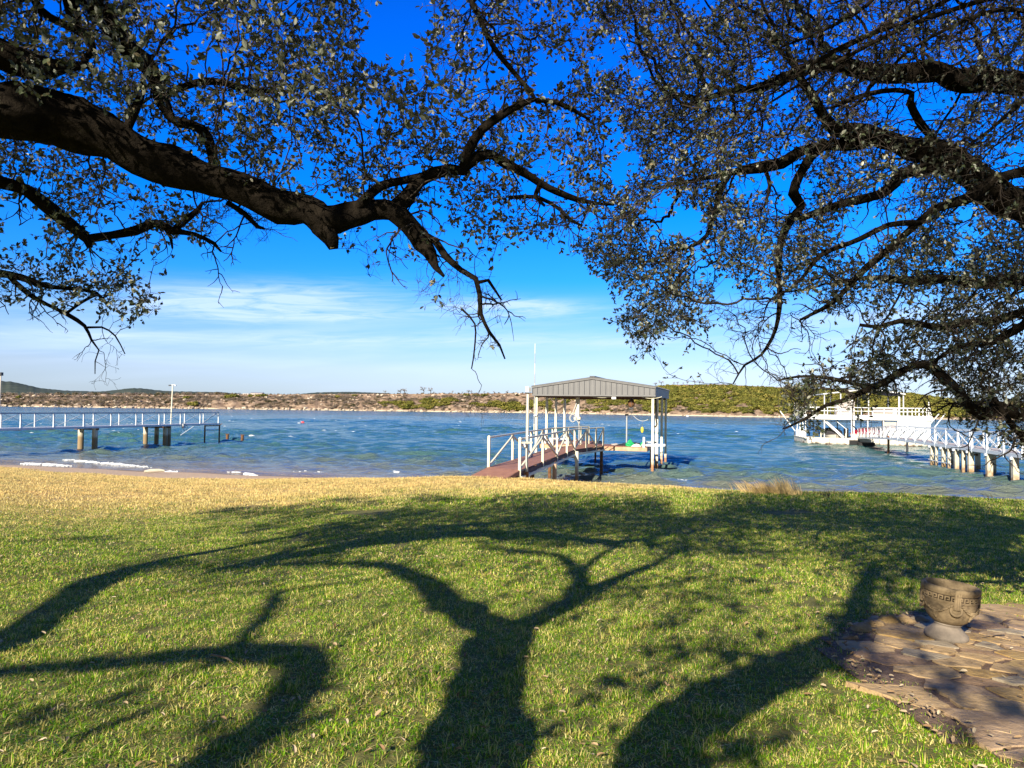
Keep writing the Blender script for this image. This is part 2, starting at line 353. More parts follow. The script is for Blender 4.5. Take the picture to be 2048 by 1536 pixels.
bA = N(t, 'ShaderNodeBump', i_Strength=1.0, i_Distance=.50); L(t, b1.outputs[0], bA.inputs['Height'])
bB = N(t, 'ShaderNodeBump', i_Strength=1.0, i_Distance=.15); L(t, b2.outputs[0], bB.inputs['Height']); L(t, bA.outputs[0], bB.inputs['Normal']); L(t, bB.outputs[0], b.inputs['Normal'])
me = mesh_data('lake_water', V, np.stack([ii, ii + na, ii + na + 1, ii + 1], -1), m_water, True)
a = me.attributes.new('shallow', 'FLOAT', 'POINT'); a.data.foreach_set('value', (np.exp(-np.maximum(off, 0) / 9.5)).ravel().astype(np.float32))
prop(link('lake_water', me), kind='structure', label='choppy teal lake, brown in the shallows')
# foam: small breakers along the beach and whitecaps
def foam(pxa, pya, pxb, pyb, wid, hgt, seed, label):
    rr_ = random.Random(seed); n = int(abs(pxb - pxa) / 1.6) + 6; mb = MB()
    for i in range(n * 9):
        f = rr_.random(); p = atz(pxa + (pxb - pxa) * f, pya + (pyb - pya) * f, .03); e = math.sin(math.pi * min(max(f, .03), .97)) ** .6
        e *= .55 + .9 * abs(mnoise.noise(Vector((f * 9, seed, 0)))); p = p + np.array([rr_.gauss(0, .1), rr_.gauss(0, 1) * wid * .35, 0])
        s_ = rr_.uniform(.025, .085) * (.4 + e); hh = hgt * e * rr_.uniform(.1, .8)
        if mnoise.noise(Vector((p[0] * 1.1, p[1] * 1.6, seed))) < .0: continue
        V = []; kk = 7
        for j in range(kk):
            an = 6.283 * j / kk; q = s_ * rr_.uniform(.7, 1.3); V.append((p[0] + math.cos(an) * q * 1.7, p[1] + math.sin(an) * q, -.02))
        for j in range(kk):
            an = 6.283 * j / kk; q = s_ * rr_.uniform(.4, .8); V.append((p[0] + math.cos(an) * q * 1.6, p[1] + math.sin(an) * q, .03 + hh * rr_.uniform(.5, 1)))
        V.append((p[0], p[1], .04 + hh)); mb.add(V, [(j, (j + 1) % kk, kk + (j + 1) % kk, kk + j) for j in range(kk)] + [(kk + j, kk + (j + 1) % kk, 2 * kk) for j in range(kk)])
    o = link('wave_foam', mesh_data('wave_foam', mb.V(), mb.f, m_foam)); prop(o, label, 'foam', kind='stuff')
foam(130, 919, 300, 935, .5, .10, 3, 'long white breaker rolling onto the beach at the left')
foam(45, 926, 135, 931, .4, .08, 4, 'thin line of foam at the water edge left of the long breaker')
foam(597, 942, 655, 948, .5, .14, 5, 'small white breaker left of the gangway')
foam(778, 944, 812, 947, .5, .12, 6, 'short white breaker just left of the gangway ramp')
foam(325, 941, 350, 944, .3, .05, 8, 'fleck of foam beside the driftwood')
foam(466, 943, 510, 950, .3, .05, 9, 'faint foam curl between the two larger breakers')
foam(1345, 958, 1372, 962, .3, .05, 10, 'foam at the edge below the boathouse')
mb = MB()
for i in range(110):
    p = atz(rnd.uniform(-100, 2150), rnd.uniform(832, 868), .0)
    s_ = rnd.uniform(.08, .30) * (1 + p[1] / 260); wd = s_ * rnd.uniform(.08, .18); V = [(p[0] + math.cos(6.283 * j / 6) * s_, p[1] + math.sin(6.283 * j / 6) * wd * 2, .03) for j in range(6)] + [(p[0], p[1], .06 + .09 * s_)]
    mb.add(V, [(j, (j + 1) % 6, 6) for j in range(6)])
prop(link('whitecaps', mesh_data('whitecaps', mb.V(), mb.f, m_foam)), 'scattered tiny whitecaps across the open lake', 'foam', kind='stuff')
# ------------------------------------------------------------------ far shore
DX = [-700, 0, 700, 1100, 1300, 1500, 2048, 2800]; DD = [640, 640, 700, 700, 610, 540, 560, 600]
TX = [-700, 0, 350, 700, 1100, 1180, 1260, 1340, 1440, 1500, 1600, 1700, 1800, 1830, 1880, 1940, 2048, 2800]
TY = [791, 790, 790, 788.5, 786.5, 785, 778, 769.5, 768.5, 772, 776, 779, 785, 787, 796, 803, 806, 806]   # skyline height in the photo
SX = [-700, 1100, 1250, 1400, 2048, 2800]; SD = [26, 28, 55, 95, 110, 110]      # how deep the slope is
m_cliff = bpy.data.materials.new('rocky_bank'); m_cliff.use_nodes = True; t = m_cliff.node_tree; b = t.nodes['Principled BSDF']; b.inputs['Roughness'].default_value = .95; b.inputs['Specular IOR Level'].default_value = .05
g = N(t, 'ShaderNodeNewGeometry'); mp = N(t, 'ShaderNodeMapping'); mp.inputs['Scale'].default_value = (1, 1, 2.6); L(t, g.outputs['Position'], mp.inputs['Vector'])
n1 = N(t, 'ShaderNodeTexNoise', i_Scale=.16, i_Detail=8.0, i_Roughness=.72); L(t, mp.outputs[0], n1.inputs['Vector'])
vo = N(t, 'ShaderNodeTexVoronoi', i_Scale=.32); L(t, mp.outputs[0], vo.inputs['Vector'])
sx = N(t, 'ShaderNodeSeparateXYZ'); L(t, g.outputs['Position'], sx.inputs[0])
c1 = ramp(t, n1.outputs[0], [(.34, (.10, .075, .06)), (.47, (.24, .170, .125)), (.58, (.35, .26, .19)), (.68, (.46, .37, .29))])
c1 = mix(t, math_(t, 'MULTIPLY', vo.outputs['Distance'], .35), c1, (.16, .11, .09))
topc = mix(t, n1.outputs[0], (.26, .16, .10), (.40, .27, .17)); tp = N(t, 'ShaderNodeAttribute', attribute_name='top')
c1 = mix(t, tp.outputs['Fac'], c1, topc)
c1 = mix(t, ramp(t, sx.outputs[2], [(.5, (1, 1, 1)), (.95, (0, 0, 0))]), c1, (.58, .50, .38)); L(t, c1, b.inputs['Base Color'])
ncol = 900; cpx = np.linspace(-650, 2750, ncol); az_ = (cpx - 1024) / FPX
prof = np.array([[-.08, -.25], [0, 0.0], [.02, .04], [.05, .10], [.12, .2], [.2, .3], [.3, .42], [.4, .52], [.5, .62], [.6, .7], [.7, .79], [.8, .87], [.88, .93], [.94, .97], [1, 1], [1.3, 1.01], [2.2, 1.02], [5, 1.0], [9, .8]])
V = []; topa = []
Dv = ip(cpx, DX, DD) + np.array([6 * mnoise.noise(Vector((x * .012, 1, 0))) + 3 * mnoise.noise(Vector((x * .05, 3, 0))) for x in cpx]); Sv = ip(cpx, SX, SD); Ty = ip(cpx, TX, TY)
topz = np.array([atz_ for atz_ in [at(x, y, d + s)[2] for x, y, d, s in zip(cpx, Ty, Dv, Sv)]])
def shore_pt(px, f, lift=0.0):
    d = np.interp(px, cpx, Dv); s = np.interp(px, cpx, Sv); tz = np.interp(px, cpx, topz)
    Y = d + f * s; zf = np.interp(f, prof[:, 0], prof[:, 1]); return np.array([(px - 1024) / FPX * Y, Y, zf * tz + lift])
for k, (f, zf) in enumerate(prof):
    for i, x in enumerate(cpx):
        p = shore_pt(x, f); rgh = 0 if k < 2 else 1.0
        n_ = mnoise.noise(Vector((x * .05, f * 4, 7))) + .6 * mnoise.noise(Vector((x * .15, f * 9, 3))); lf = 1 if x < 1250 else .5
        p[2] += rgh * n_ * (1.3 if f < .9 else .35) * lf * (.3 if f > 1 else 1); p[1] += rgh * 2.5 * mnoise.noise(Vector((x * .11, f * 7, 5))) * (f < 1.2)
        V.append(p); topa.append(min(1, max(0, (f - (.9 if x < 1200 else .80)) / .1)))
ii = (np.arange(len(prof) - 1)[:, None] * ncol + np.arange(ncol - 1)[None]).ravel()
me = mesh_data('far_shore_hillside', V, np.stack([ii, ii + 1, ii + ncol + 1, ii + ncol], -1), m_cliff)
a = me.attributes.new('top', 'FLOAT', 'POINT'); a.data.foreach_set('value', np.array(topa, np.float32))
prop(link('far_shore_hillside', me), kind='structure', label='rocky bank and hillside across the lake')
# distant hills
m_hill = material('distant_wooded_hill', (.050, .070, .060), .95, .05, var=(.085, .10, .085), vscale=.03, detail=8)
HX = [-700, -300, -60, 0, 22, 50, 80, 130, 200, 232, 250, 268, 290, 310, 345, 400, 440, 470, 490, 585, 605, 640, 700, 780, 800, 1000, 2800]
HY = [790, 775, 763, 762, 763, 769, 776, 781, 783, 780, 777.5, 776, 777, 780, 782.5, 783.5, 784, 787, 792, 792, 787, 784.5, 783.5, 786.5, 795, 800, 812]
hp = np.linspace(-700, 2800, 1100); hy = ip(hp, HX, HY) + np.array([.9 * mnoise.noise(Vector((x * .13, 0, 9))) + .5 * mnoise.noise(Vector((x * .45, 2, 9))) for x in hp])
V = []
for D, f in ((2100, .0), (2230, .35), (2350, .75), (2450, 1.0), (2700, .7), (3000, 0)):
    for x, y in zip(hp, hy):
        tz = at(x, y, 2450)[2]; V.append(((x - 1024) / FPX * D, D, max(.5, tz * f + 2 * mnoise.noise(Vector((x * .05, D * .01, 0))) * (0 < f < 1))))
n_ = len(hp); ii = (np.arange(5)[:, None] * n_ + np.arange(n_ - 1)[None]).ravel()
prop(link('distant_hills', mesh_data('distant_hills', V, np.stack([ii, ii + 1, ii + n_ + 1, ii + n_], -1), m_hill, True)), kind='structure', label='low dark wooded hills on the horizon')
# ------------------------------------------------------------------ scattering
def scatter(name, variants, pts, rotz, scl, idx, tilt=None, **pr):
    col = bpy.data.collections.new(name + '_source')
    for i, me in enumerate(variants):
        o = bpy.data.objects.new('%s_variant_%02d' % (name, i), me); col.objects.link(o)
    me = bpy.data.meshes.new(name); me.vertices.add(len(pts)); me.vertices.foreach_set('co', np.asarray(pts, np.float32).ravel())
    rv = np.zeros((len(pts), 3), np.float32); rv[:, 2] = rotz
    if tilt is not None: rv[:, :2] = tilt
    me.attributes.new('turn', 'FLOAT_VECTOR', 'POINT').data.foreach_set('vector', rv.ravel())
    sc = np.asarray(scl, np.float32); sc = np.repeat(sc[:, None], 3, 1) if sc.ndim == 1 else sc
    me.attributes.new('size', 'FLOAT_VECTOR', 'POINT').data.foreach_set('vector', np.ascontiguousarray(sc).ravel())
    me.attributes.new('pick', 'INT', 'POINT').data.foreach_set('value', np.asarray(idx, np.int32))
    o = link(name, me); ng = bpy.data.node_groups.new(name, 'GeometryNodeTree')
    ng.interface.new_socket('Geometry', in_out='INPUT', socket_type='NodeSocketGeometry'); ng.interface.new_socket('Geometry', in_out='OUTPUT', socket_type='NodeSocketGeometry')
    gi = ng.nodes.new('NodeGroupInput'); go = ng.nodes.new('NodeGroupOutput'); ins = ng.nodes.new('GeometryNodeInstanceOnPoints')
    ci = ng.nodes.new('GeometryNodeCollectionInfo'); ci.inputs[0].default_value = col; ci.inputs[1].default_value = True; ci.inputs[2].default_value = True
    def na_(nm, ty):
        n = ng.nodes.new('GeometryNodeInputNamedAttribute'); n.data_type = ty; n.inputs[0].default_value = nm; return n.outputs[0]
    ng.links.new(gi.outputs[0], ins.inputs['Points']); ng.links.new(ci.outputs[0], ins.inputs['Instance']); ins.inputs['Pick Instance'].default_value = True
    ng.links.new(na_('pick', 'INT'), ins.inputs['Instance Index']); ng.links.new(na_('turn', 'FLOAT_VECTOR'), ins.inputs['Rotation']); ng.links.new(na_('size', 'FLOAT_VECTOR'), ins.inputs['Scale'])
    ng.links.new(ins.outputs[0], go.inputs[0]); md = o.modifiers.new('scatter', 'NODES'); md.node_group = ng
    prop(o, kind='stuff', **pr); return o
def leafy(name, c0, c1, c2, rough=.8, trans=0.0, island=True):
    m = bpy.data.materials.new(name); m.use_nodes = True; t = m.node_tree; b = t.nodes['Principled BSDF']; b.inputs['Roughness'].default_value = rough; b.inputs['Specular IOR Level'].default_value = .2
    oi = N(t, 'ShaderNodeObjectInfo'); g = N(t, 'ShaderNodeNewGeometry')
    c = ramp(t, oi.outputs['Random'], [(0, c0), (.5, c1), (1, c2)]); r = g.outputs['Random Per Island']
    c = mix(t, 1.0, c, ramp(t, r, [(0, (.6, .6, .6)), (1, (1.35, 1.35, 1.35))]), 'MULTIPLY'); L(t, c, b.inputs['Base Color']); return m
m_bushg = leafy('olive_juniper_foliage', (.095, .105, .020), (.17, .170, .032), (.27, .235, .055))
m_bushb = leafy('bare_mauve_brush', (.15, .122, .108), (.21, .172, .148), (.26, .205, .13))
m_bushd = leafy('dark_scrub', (.05, .055, .025), (.09, .085, .04), (.13, .10, .06))
m_rock = leafy('pale_sandstone_block', (.19, .145, .115), (.33, .255, .20), (.44, .38, .31), .9)
def bush_mesh(nm, m, n, leaf, sd, flat=.8, thin=False):
    r = random.Random(sd); V = []; F = []; lob = [(r.uniform(-.45, .45), r.uniform(-.45, .45), r.uniform(.25, .65), r.uniform(.3, .5)) for _ in range(6)]
    for i in range(n):
        a, b_, c, q = r.choice(lob); d = Vector((r.gauss(0, 1), r.gauss(0, 1), r.gauss(0, 1))).normalized() * q * r.uniform(.6, 1.08)
        p = Vector((a, b_, c * flat)) + d; p.z = max(.02, p.z)
        if thin: ax = (d.normalized() + Vector((0, 0, .6)) + Vector((r.gauss(0, .4), r.gauss(0, .4), r.gauss(0, .4)))).normalized() * leaf * 2.2; ay = ax.cross(Vector((r.random(), r.random(), r.random()))).normalized() * leaf * .22
        else: ax = Vector((r.gauss(0, 1), r.gauss(0, 1), r.gauss(0, .6))).normalized() * leaf; ay = ax.cross(d).normalized() * leaf * .8
        k = len(V); V += [p - ax - ay * .4, p + ax * .2 - ay, p + ax + ay * .3, p - ax * .1 + ay]; F.append((k, k + 1, k + 2, k + 3))
    return mesh_data(nm, V, F, m)
bushes = [bush_mesh('juniper_bush', m_bushg, 190, .15, i) for i in range(4)] + [bush_mesh('bare_brush', m_bushb, 150, .12, 10 + i, thin=True) for i in range(4)] + [bush_mesh('scrub', m_bushd, 170, .13, 20 + i) for i in range(2)]
pts, sc_, ix = [], [], []
for i in range(13500):
    px = rnd.uniform(-350, 2450); f = rnd.uniform(.03, 1.0) ** .9; nv = mnoise.noise(Vector((px * .012, f * 2.0, 4))) + .5 * mnoise.noise(Vector((px * .04, f * 5, 8)))
    gp = np.interp(px, [0, 900, 1050, 1250, 1330, 1500, 1900], [-.75, -.25, -.02, .35, .9, 1.0, 1.0]) - (.55 if (f < .22 and px > 1180) else 0) - (.9 if f > np.interp(px, [1200, 1500], [.9, .86]) else 0)
    gr = nv * 1.2 + gp > .12
    if f > .86 and rnd.random() < .72: continue
    if px < 1200 and not gr and rnd.random() < .08: continue
    if px < 1250 and nv < -.33: continue
    s = rnd.uniform(2.6, 5.0) if gr else rnd.uniform(1.6, 3.4)
    if f > .84: s *= .45
    if px < 1250: s *= .85
    pts.append(shore_pt(px, f, -.25)); sc_.append((s, s, s * rnd.uniform(.55, .85))); ix.append(rnd.randrange(4) if gr else (4 + rnd.randrange(4) if rnd.random() < .9 else 8 + rnd.randrange(2)))
pts = np.array(pts); scatter('brush_on_far_shore', bushes, pts, rng.uniform(0, 6.28, len(pts)), np.array(sc_), ix, label='olive junipers and bare mauve brush covering the far bank')
# far top scrub line and the wood on the distant hills
pts, sc_, ix = [], [], []
for i in range(1500):
    px = rnd.uniform(-350, 2400); pts.append(shore_pt(px, rnd.uniform(.97, 3.5), 0)); s = rnd.uniform(.6, 1.6) if px > 480 else rnd.uniform(1, 3.4); sc_.append(s); ix.append(rnd.choice((4, 5, 6, 7, 8, 9)))
scatter('scrub_on_far_plateau', bushes, np.array(pts), rng.uniform(0, 6.28, len(pts)), np.array(sc_), ix, label='low scrub along the top of the far bank')
def rock_mesh(sd):
    bm = bmesh.new(); bmesh.ops.create_icosphere(bm, subdivisions=2, radius=1); r = random.Random(sd)
    for v in bm.verts:
        q = v.co.copy(); v.co = Vector((max(-.8, min(.8, q.x * 1.15)), max(-.7, min(.7, q.y * 1.2)), max(-.6, min(.55, q.z * 1.1)))) * (1 + .25 * mnoise.noise(q * 1.3 + Vector((sd, 0, 0))))
    me = bpy.data.meshes.new('rock'); bm.to_mesh(me); bm.free(); me.materials.append(m_rock); return me
rocks = [rock_mesh(i * 3.1) for i in range(5)]
pts, sc_, ti = [], [], []
for i in range(1500):
    px = rnd.uniform(-350, 1230) if i < 1300 else rnd.uniform(1230, 2200); q = rnd.random()
    f = rnd.uniform(0.0, .05) if q < .34 else (rnd.uniform(.78, .97) if q < .62 else rnd.uniform(.06, .8))
    if px > 1230: f = rnd.uniform(0, .03)
    if mnoise.noise(Vector((px * .03, f * 4, 2))) < -.12 and f > .05: continue
    s = rnd.uniform(.5, 1.7) * (1.25 if rnd.random() < .15 else .9) * (.55 if px > 1230 else 1); pts.append(shore_pt(px, f, .1)); sc_.append((s * rnd.uniform(.9, 1.9), s, s * rnd.uniform(.5, .95))); ti.append((rnd.gauss(0, .15), rnd.gauss(0, .2)))
scatter('boulders_on_far_bank', rocks, np.array(pts), rng.uniform(0, 6.28, len(pts)), np.array(sc_), rng.integers(0, 5, len(pts)), np.array(ti), label='pale sandstone blocks tumbled along the far bank')
# bare trees on the skyline
def far_tree(px, py_top, f, label):
    b0 = shore_pt(px, f, 0); top = at(px, py_top, b0[1]); H = max(2.0, top[2] - b0[2]); T = Thing('skyline_tree', b0, label, 'tree', 'small bare trees along the far skyline'); r = random.Random(int(px))
    mb = MB(); mb.tube([b0, b0 + [.1 * H, 0, .35 * H], b0 + [.05 * H, 0, .6 * H]], [.06 * H, .045 * H, .03 * H], 5)
    tips = []
    for i in range(9):
        a = r.uniform(0, 6.28); e = b0 + np.array([math.cos(a) * H * r.uniform(.2, .5), math.sin(a) * H * .35, H * r.uniform(.5, .98)]); mb.tube([b0 + [.06 * H, 0, H * r.uniform(.3, .6)], (b0 + [0, 0, H * .6] + e) / 2, e], [.025 * H, .018 * H, .008 * H], 4); tips.append(e)
    T.mesh('trunk', mb.V(), mb.f, m_twig); V = []; F = []
    for i in range(150):
        p = tips[i % 9] + np.array([r.gauss(0, .09), r.gauss(0, .09), r.gauss(0, .05)]) * H; u = np.array([r.gauss(0, 1), r.gauss(0, 1), r.gauss(0, 1)]) * .06 * H; v = np.array([r.gauss(0, 1), 0, r.gauss(0, 1)]) * .05 * H; k = len(V); V += [p, p + u, p + v]; F.append((k, k + 1, k + 2))
    T.mesh('crown', V, F, m_bushb)
SKYLINE = ['leftmost tiny skyline tree, standing alone left of the first pair', 'left tree of the first close pair on the cliff skyline', 'right tree of the first close pair on the cliff skyline', 'tallest bare skyline tree, left of its flat topped neighbour', 'flat topped skyline tree just right of the tallest one', 'low bush sized tree at the foot of the flat topped skyline tree', 'lone small skyline tree midway between the tallest tree and the next cluster', 'small tree at the left end of the cluster left of the equipment pole', 'broader left tree of the close pair left of the equipment pole', 'right tree of the close pair left of the equipment pole', 'small skyline tree right of the pair, halfway to the equipment pole', 'faint small skyline tree between two others left of the equipment pole', 'last skyline tree before the equipment pole', 'tallest skyline tree just right of the boathouse roof', 'skyline tree touching the right end of the boathouse roof line', 'first of the hilltop trees right of the boathouse', 'second hilltop tree, close beside the first right of the boathouse', 'third hilltop tree, lower than its right neighbour', 'round crowned hilltop tree in the middle of the hilltop row', 'hilltop tree right of the round crowned one', 'highest hilltop tree near the right end of the row', 'last tree of the hilltop row, close to the highest one', 'lone hilltop tree standing apart where the bare oak twig hangs down']
for i, (x, y) in enumerate(((770, 781), (800, 777.5), (808, 777), (847, 774.5), (861, 776), (868, 783), (905, 781.5), (925, 784), (937, 780), (943, 780.5), (968, 782.5), (988, 782), (1014, 780.5), (1322, 760.5), (1310, 764), (1348, 763.5), (1355, 763), (1366, 764), (1374, 761.5), (1389, 761), (1399, 760.5), (1406, 763), (1470, 766))):
    far_tree(x, y, 1.15 if x < 1200 else 1.02, SKYLINE[i])
T = Thing('farmhouse', shore_pt(515, 3.0, 0), 'pale farm buildings on the plateau behind the left cliff', 'building')
p = shore_pt(515, 3.0, 0); mbw = MB(); mbw.box(p + [0, 0, 1.1], (12, 6, 2.2)); mbw.box(p + [-12, 2, .8], (6, 5, 1.6)); T.mesh('wall', mbw.V(), mbw.f, m_beige)
T.mesh('roof', [p + q for q in ([-6.4, -3.4, 2.2], [6.4, -3.4, 2.2], [6.4, 0, 3.1], [-6.4, 0, 3.1], [6.4, 3.4, 2.2], [-6.4, 3.4, 2.2])], [(0, 1, 2, 3), (3, 2, 4, 5), (0, 3, 5), (1, 4, 2)], m_steel)
# ------------------------------------------------------------------ left pier
U_ = np.array([.954, -.301, 0]); V_ = np.array([.301, .954, 0]); Z_ = np.array([0, 0, 1.0])
def curve_pts(a, b, sag, n=8):
    a = np.array(a, float); b = np.array(b, float); return [a + (b - a) * k / n - Z_ * sag * 4 * (k / n) * (1 - k / n) for k in range(n + 1)]
def hose(T, name, pts, r, mat, sides=6):
    V, F = tube(pts, r, sides); return T.mesh(name, V, F, mat, True)
A0 = np.array([-35.3, 51.0, 0]); PD = np.array([.256, .967, 0]); PD /= np.linalg.norm(PD); PN = np.array([-PD[1], PD[0], 0])
DZ, RZ, PW = 1.89, 2.96, 1.75
T = Thing('pier', A0 + PD * -12, 'long weathered steel walkway on round concrete piles at the left, ending over the water', 'pier')
def PP(s, off, z): return A0 + PD * s + PN * off + Z_ * z
S0, S1 = -19.0, 23.8
for off in (0, PW):
    T.bar('handrail', PP(S0, off, RZ), PP(S1, off, RZ), .06, .07, m_rail); T.bar('edge_beam', PP(S0, off, DZ - .05), PP(S1, off, DZ - .05), .10, .16, m_pierblue)
k = 0; s = 23.7; bays = []
while s > S0:
    for off in (0, PW): T.bar('post', PP(s, off, DZ - .1), PP(s, off, RZ), .085, .085, m_pierblue)
    bays.append(s); s -= 2.75
for s in bays[1:]:
    T.pipe('brace', PP(s + .1, 0, DZ + .05), PP(s + 2.65, 0, RZ - .04), .019, m_pierblue)
    T.pipe('brace', PP(s + .1, PW, RZ - .04), PP(s + 2.65, PW, DZ + .05), .015, m_rail)
    T.pipe('cross_member', PP(s, 0, DZ - .12), PP(s, PW, DZ - .12), .05, m_steel)
T.pipe('brace', PP(23.7 - 2.3, 0, DZ + .05), PP(23.7 - .4, 0, RZ - .04), .03, m_pierblue)
n_ = int((S1 - S0) / .14)
for i in range(n_): T.bar('plank', PP(S0 + .14 * i + .07, .03, DZ + .015), PP(S0 + .14 * i + .07, PW - .03, DZ + .015), .125, .03, m_steel)
def pile(T, c, r, z1, mat, z0=-2.2, name='pile', lean=(0, 0)):
    n = 10; pts = [(c[0] + lean[0] * k / n, c[1] + lean[1] * k / n, z0 + (z1 - z0) * k / n) for k in range(n + 1)]
    V, F = tube(pts, [r * (1.03 if k < 6 else 1) for k in range(n + 1)], 18, .02, 3.0); F = [tuple(f) for f in F] + [tuple(range(len(V) - 18, len(V)))]
    return T.mesh(name, V, F, mat, False)
def s_of(px, off):
    k_ = (px - 1024) / FPX; b_ = A0 + PN * off; return (k_ * b_[1] - b_[0]) / (PD[0] - k_ * PD[1])
for x_, off, r in ((193, .1, .21), (165, PW + .3, .22), (294, PW, .19), (316, PW - .2, .19), (333.5, .3, .21), (341, .9, .16), (-60, .15, .22), (-120, PW, .22)):
    q = PP(s_of(x_, off), off, 0); pile(T, q, r, DZ - .14, m_concround)
for s in (s_of(193, .1), s_of(333, .3), s_of(294, PW)): T.bar('cap_beam', PP(s, -.2, DZ - .2), PP(s, PW + .3, DZ - .2), .2, .14, m_darkpost)
E0, E1 = s_of(412, .2), s_of(441, .2)
for s, off in ((E0, .2), (E1, .2)): T.bar('end_leg', PP(s, off, -1.5), PP(s, off, DZ - .1), .10, .10, m_darkpost)
T.bar('end_frame', PP(E0, .2, DZ - .22), PP(E1, .2, DZ - .22), .08, .08, m_darkpost); T.bar('end_frame', PP(E0, .2, DZ - .02), PP(E1, .2, DZ - .02), .08, .08, m_rust)
for i in range(5): T.bar('frame_strut', PP(E0 + .2 + i * .5, .2, DZ - .21), PP(E0 + .2 + i * .5 + .4, .2, DZ - .03), .05, .05, m_rust)
T.pipe('crossbar', PP(E0, .2, 1.28), PP(E0 + 1.4, .2, 1.26), .055, m_white); T.pipe('crossbar', PP(E0 + 1.4, .2, 1.27), PP(E1, .2, 1.27), .02, m_darkpost)
T.box('junction_box', PP(18.5, -.12, 1.75), (.3, .2, .4), PD, m_steel); hose(T, 'cable_loop', [PP(18.6 + .3 * math.sin(a), -.2, 1.6 + .25 * math.cos(a)) for a in np.linspace(0, 6.2, 14)], .02, m_darkpost)
q0 = at(387, 853, 68.0); q1 = at(361, 870.5, 67.0)
T.pipe('slanting_pipe', q0, q1, .03, m_pierblue)
q = at(341.5, 846, 68.6); q[2] = DZ
T = Thing('light_pole', q, 'slim white light pole standing on the left pier', 'light pole')
tp = at(345.5, 769.5, 68.6); T.pipe('pole', q - Z_ * .15, tp, .055, m_creampost); T.bar('lamp_arm', tp + [-.22, 0, -.03], tp + [.2, 0, .03], .05, .05, m_steel); T.box('lamp_head', tp + [-.26, 0, -.06], (.2, .15, .1), (1, 0, .1), m_dark); T.box('lamp_head', tp + [.24, 0, -.05], (.15, .15, .1), (1, 0, -.15), m_pierblue)
q = at(-3, 860, 45.0); q[2] = ground_z(q[0], q[1]); tp = at(1.0, 748, 45)
T = Thing('light_pole', q, 'pole with a dark square lamp at the far left edge of the view', 'light pole'); T.pipe('pole', q - Z_ * 1, tp, .05, m_creampost); T.box('lamp_head', tp, (.22, .2, .2), (1, 0, 0), m_dark)
for x, y0, y1, lab in ((454.5, 868.5, 880, 'short rusty pile stump nearer the end of the left pier'), (484.5, 870, 881.5, 'short rusty pile stump between the left pier and the white buoys')):
    q = atz(x, y1, 0.0); tz = at(x, y0, q[1])[2]; T = Thing('pile_stump', q, lab, 'pile stump', 'broken pile stumps'); pile(T, q, .15, tz, m_darkpost, -1, 'stump'); T.box('cap_plate', q + Z_ * (tz + .02), (.42, .3, .05), (1, .2, 0), m_darkpost)
def ellip(c, r, n=10, m=7, ax=(1, 0, 0)):
    V = []; F = []
    for i in range(m + 1):
        ph = -math.pi / 2 + math.pi * i / m
        for j in range(n): a_ = 6.2832 * j / n; V.append((c[0] + r[0] * math.cos(ph) * math.cos(a_), c[1] + r[1] * math.cos(ph) * math.sin(a_), c[2] + r[2] * math.sin(ph)))
    for i in range(m):
        for j in range(n): F.append((i * n + j, i * n + (j + 1) % n, (i + 1) * n + (j + 1) % n, (i + 1) * n + j))
    return V, F
def buoy(x, y, rx, mat, label, rz=.3):
    q = atz(x, y, .0); T = Thing('buoy', q, label, 'buoy', 'mooring buoys'); V, F = ellip(q + Z_ * rz * .35, (rx, rx * .7, rz)); T.mesh('float', V, F, mat, True); T.pipe('mooring_eye', q + np.array([rx * .8, 0, rz * .4]), q + np.array([rx * 1.1, 0, rz * .5]), .04, m_steel)
buoy(503, 872.0, .34, m_buoy, 'flat white buoy beside the rusty pile stump', .11); buoy(581, 874.5, .36, m_buoy, 'flat white buoy furthest right of the pile stumps', .12)
buoy(605.5, 846.5, .38, m_redbuoy, 'small red buoy far out on the lake', .34); buoy(598, 847, .45, m_buoy, 'flat white float beside the red buoy', .12)
buoy(1375, 833, .9, m_buoy, 'tiny white buoy near the far shore right of the boathouse', .7)
V, F = tube([atz(288, 945.5, .35) + [0, 0, .06], atz(300, 945, .35) + [0, 0, .07], atz(315, 944.5, .35) + [0, .1, .08], atz(329, 944, .35) + [0, 0, .06]], [.05, .09, .10, .05], 9, .3, 2.5)
prop(link('driftwood_log', mesh_data('driftwood_log', V, F, m_log, True)), 'pale driftwood log lying on the sand at the left', 'log')
# ------------------------------------------------------------------ boathouse
B0 = np.array([1.52, 47.0, 0]); BW, BD = 7.35, 7.7
def BP(u, v, z): return B0 + U_ * u + V_ * v + Z_ * z
T = Thing('boathouse', BP(0, 0, 0), 'open boathouse on cream steel posts with a grey metal gable roof', 'boathouse')
EZ, FT, PK = 4.63, 5.16, 5.72      # underside of the eave, top of the eave, peak
posts = [(0.05, 0.06), (.05, 2.6), (.05, 5.1), (.05, BD), (BW, .06), (BW - .05, 2.6), (BW, 5.1), (BW, BD)]
for i, (u, v) in enumerate(posts): T.box('post', BP(u, v, (EZ - 1.8) / 2 + 0.0), (.145 if i != 5 else .20, .145, EZ + 1.8), U_, m_creampost)
ov = .17; np_ = 23; us = np.linspace(-ov, BW + ov, np_ + 1)
def gz_(u): return FT + (PK - FT) * (1 - abs(u - BW / 2) / (BW / 2 + ov))
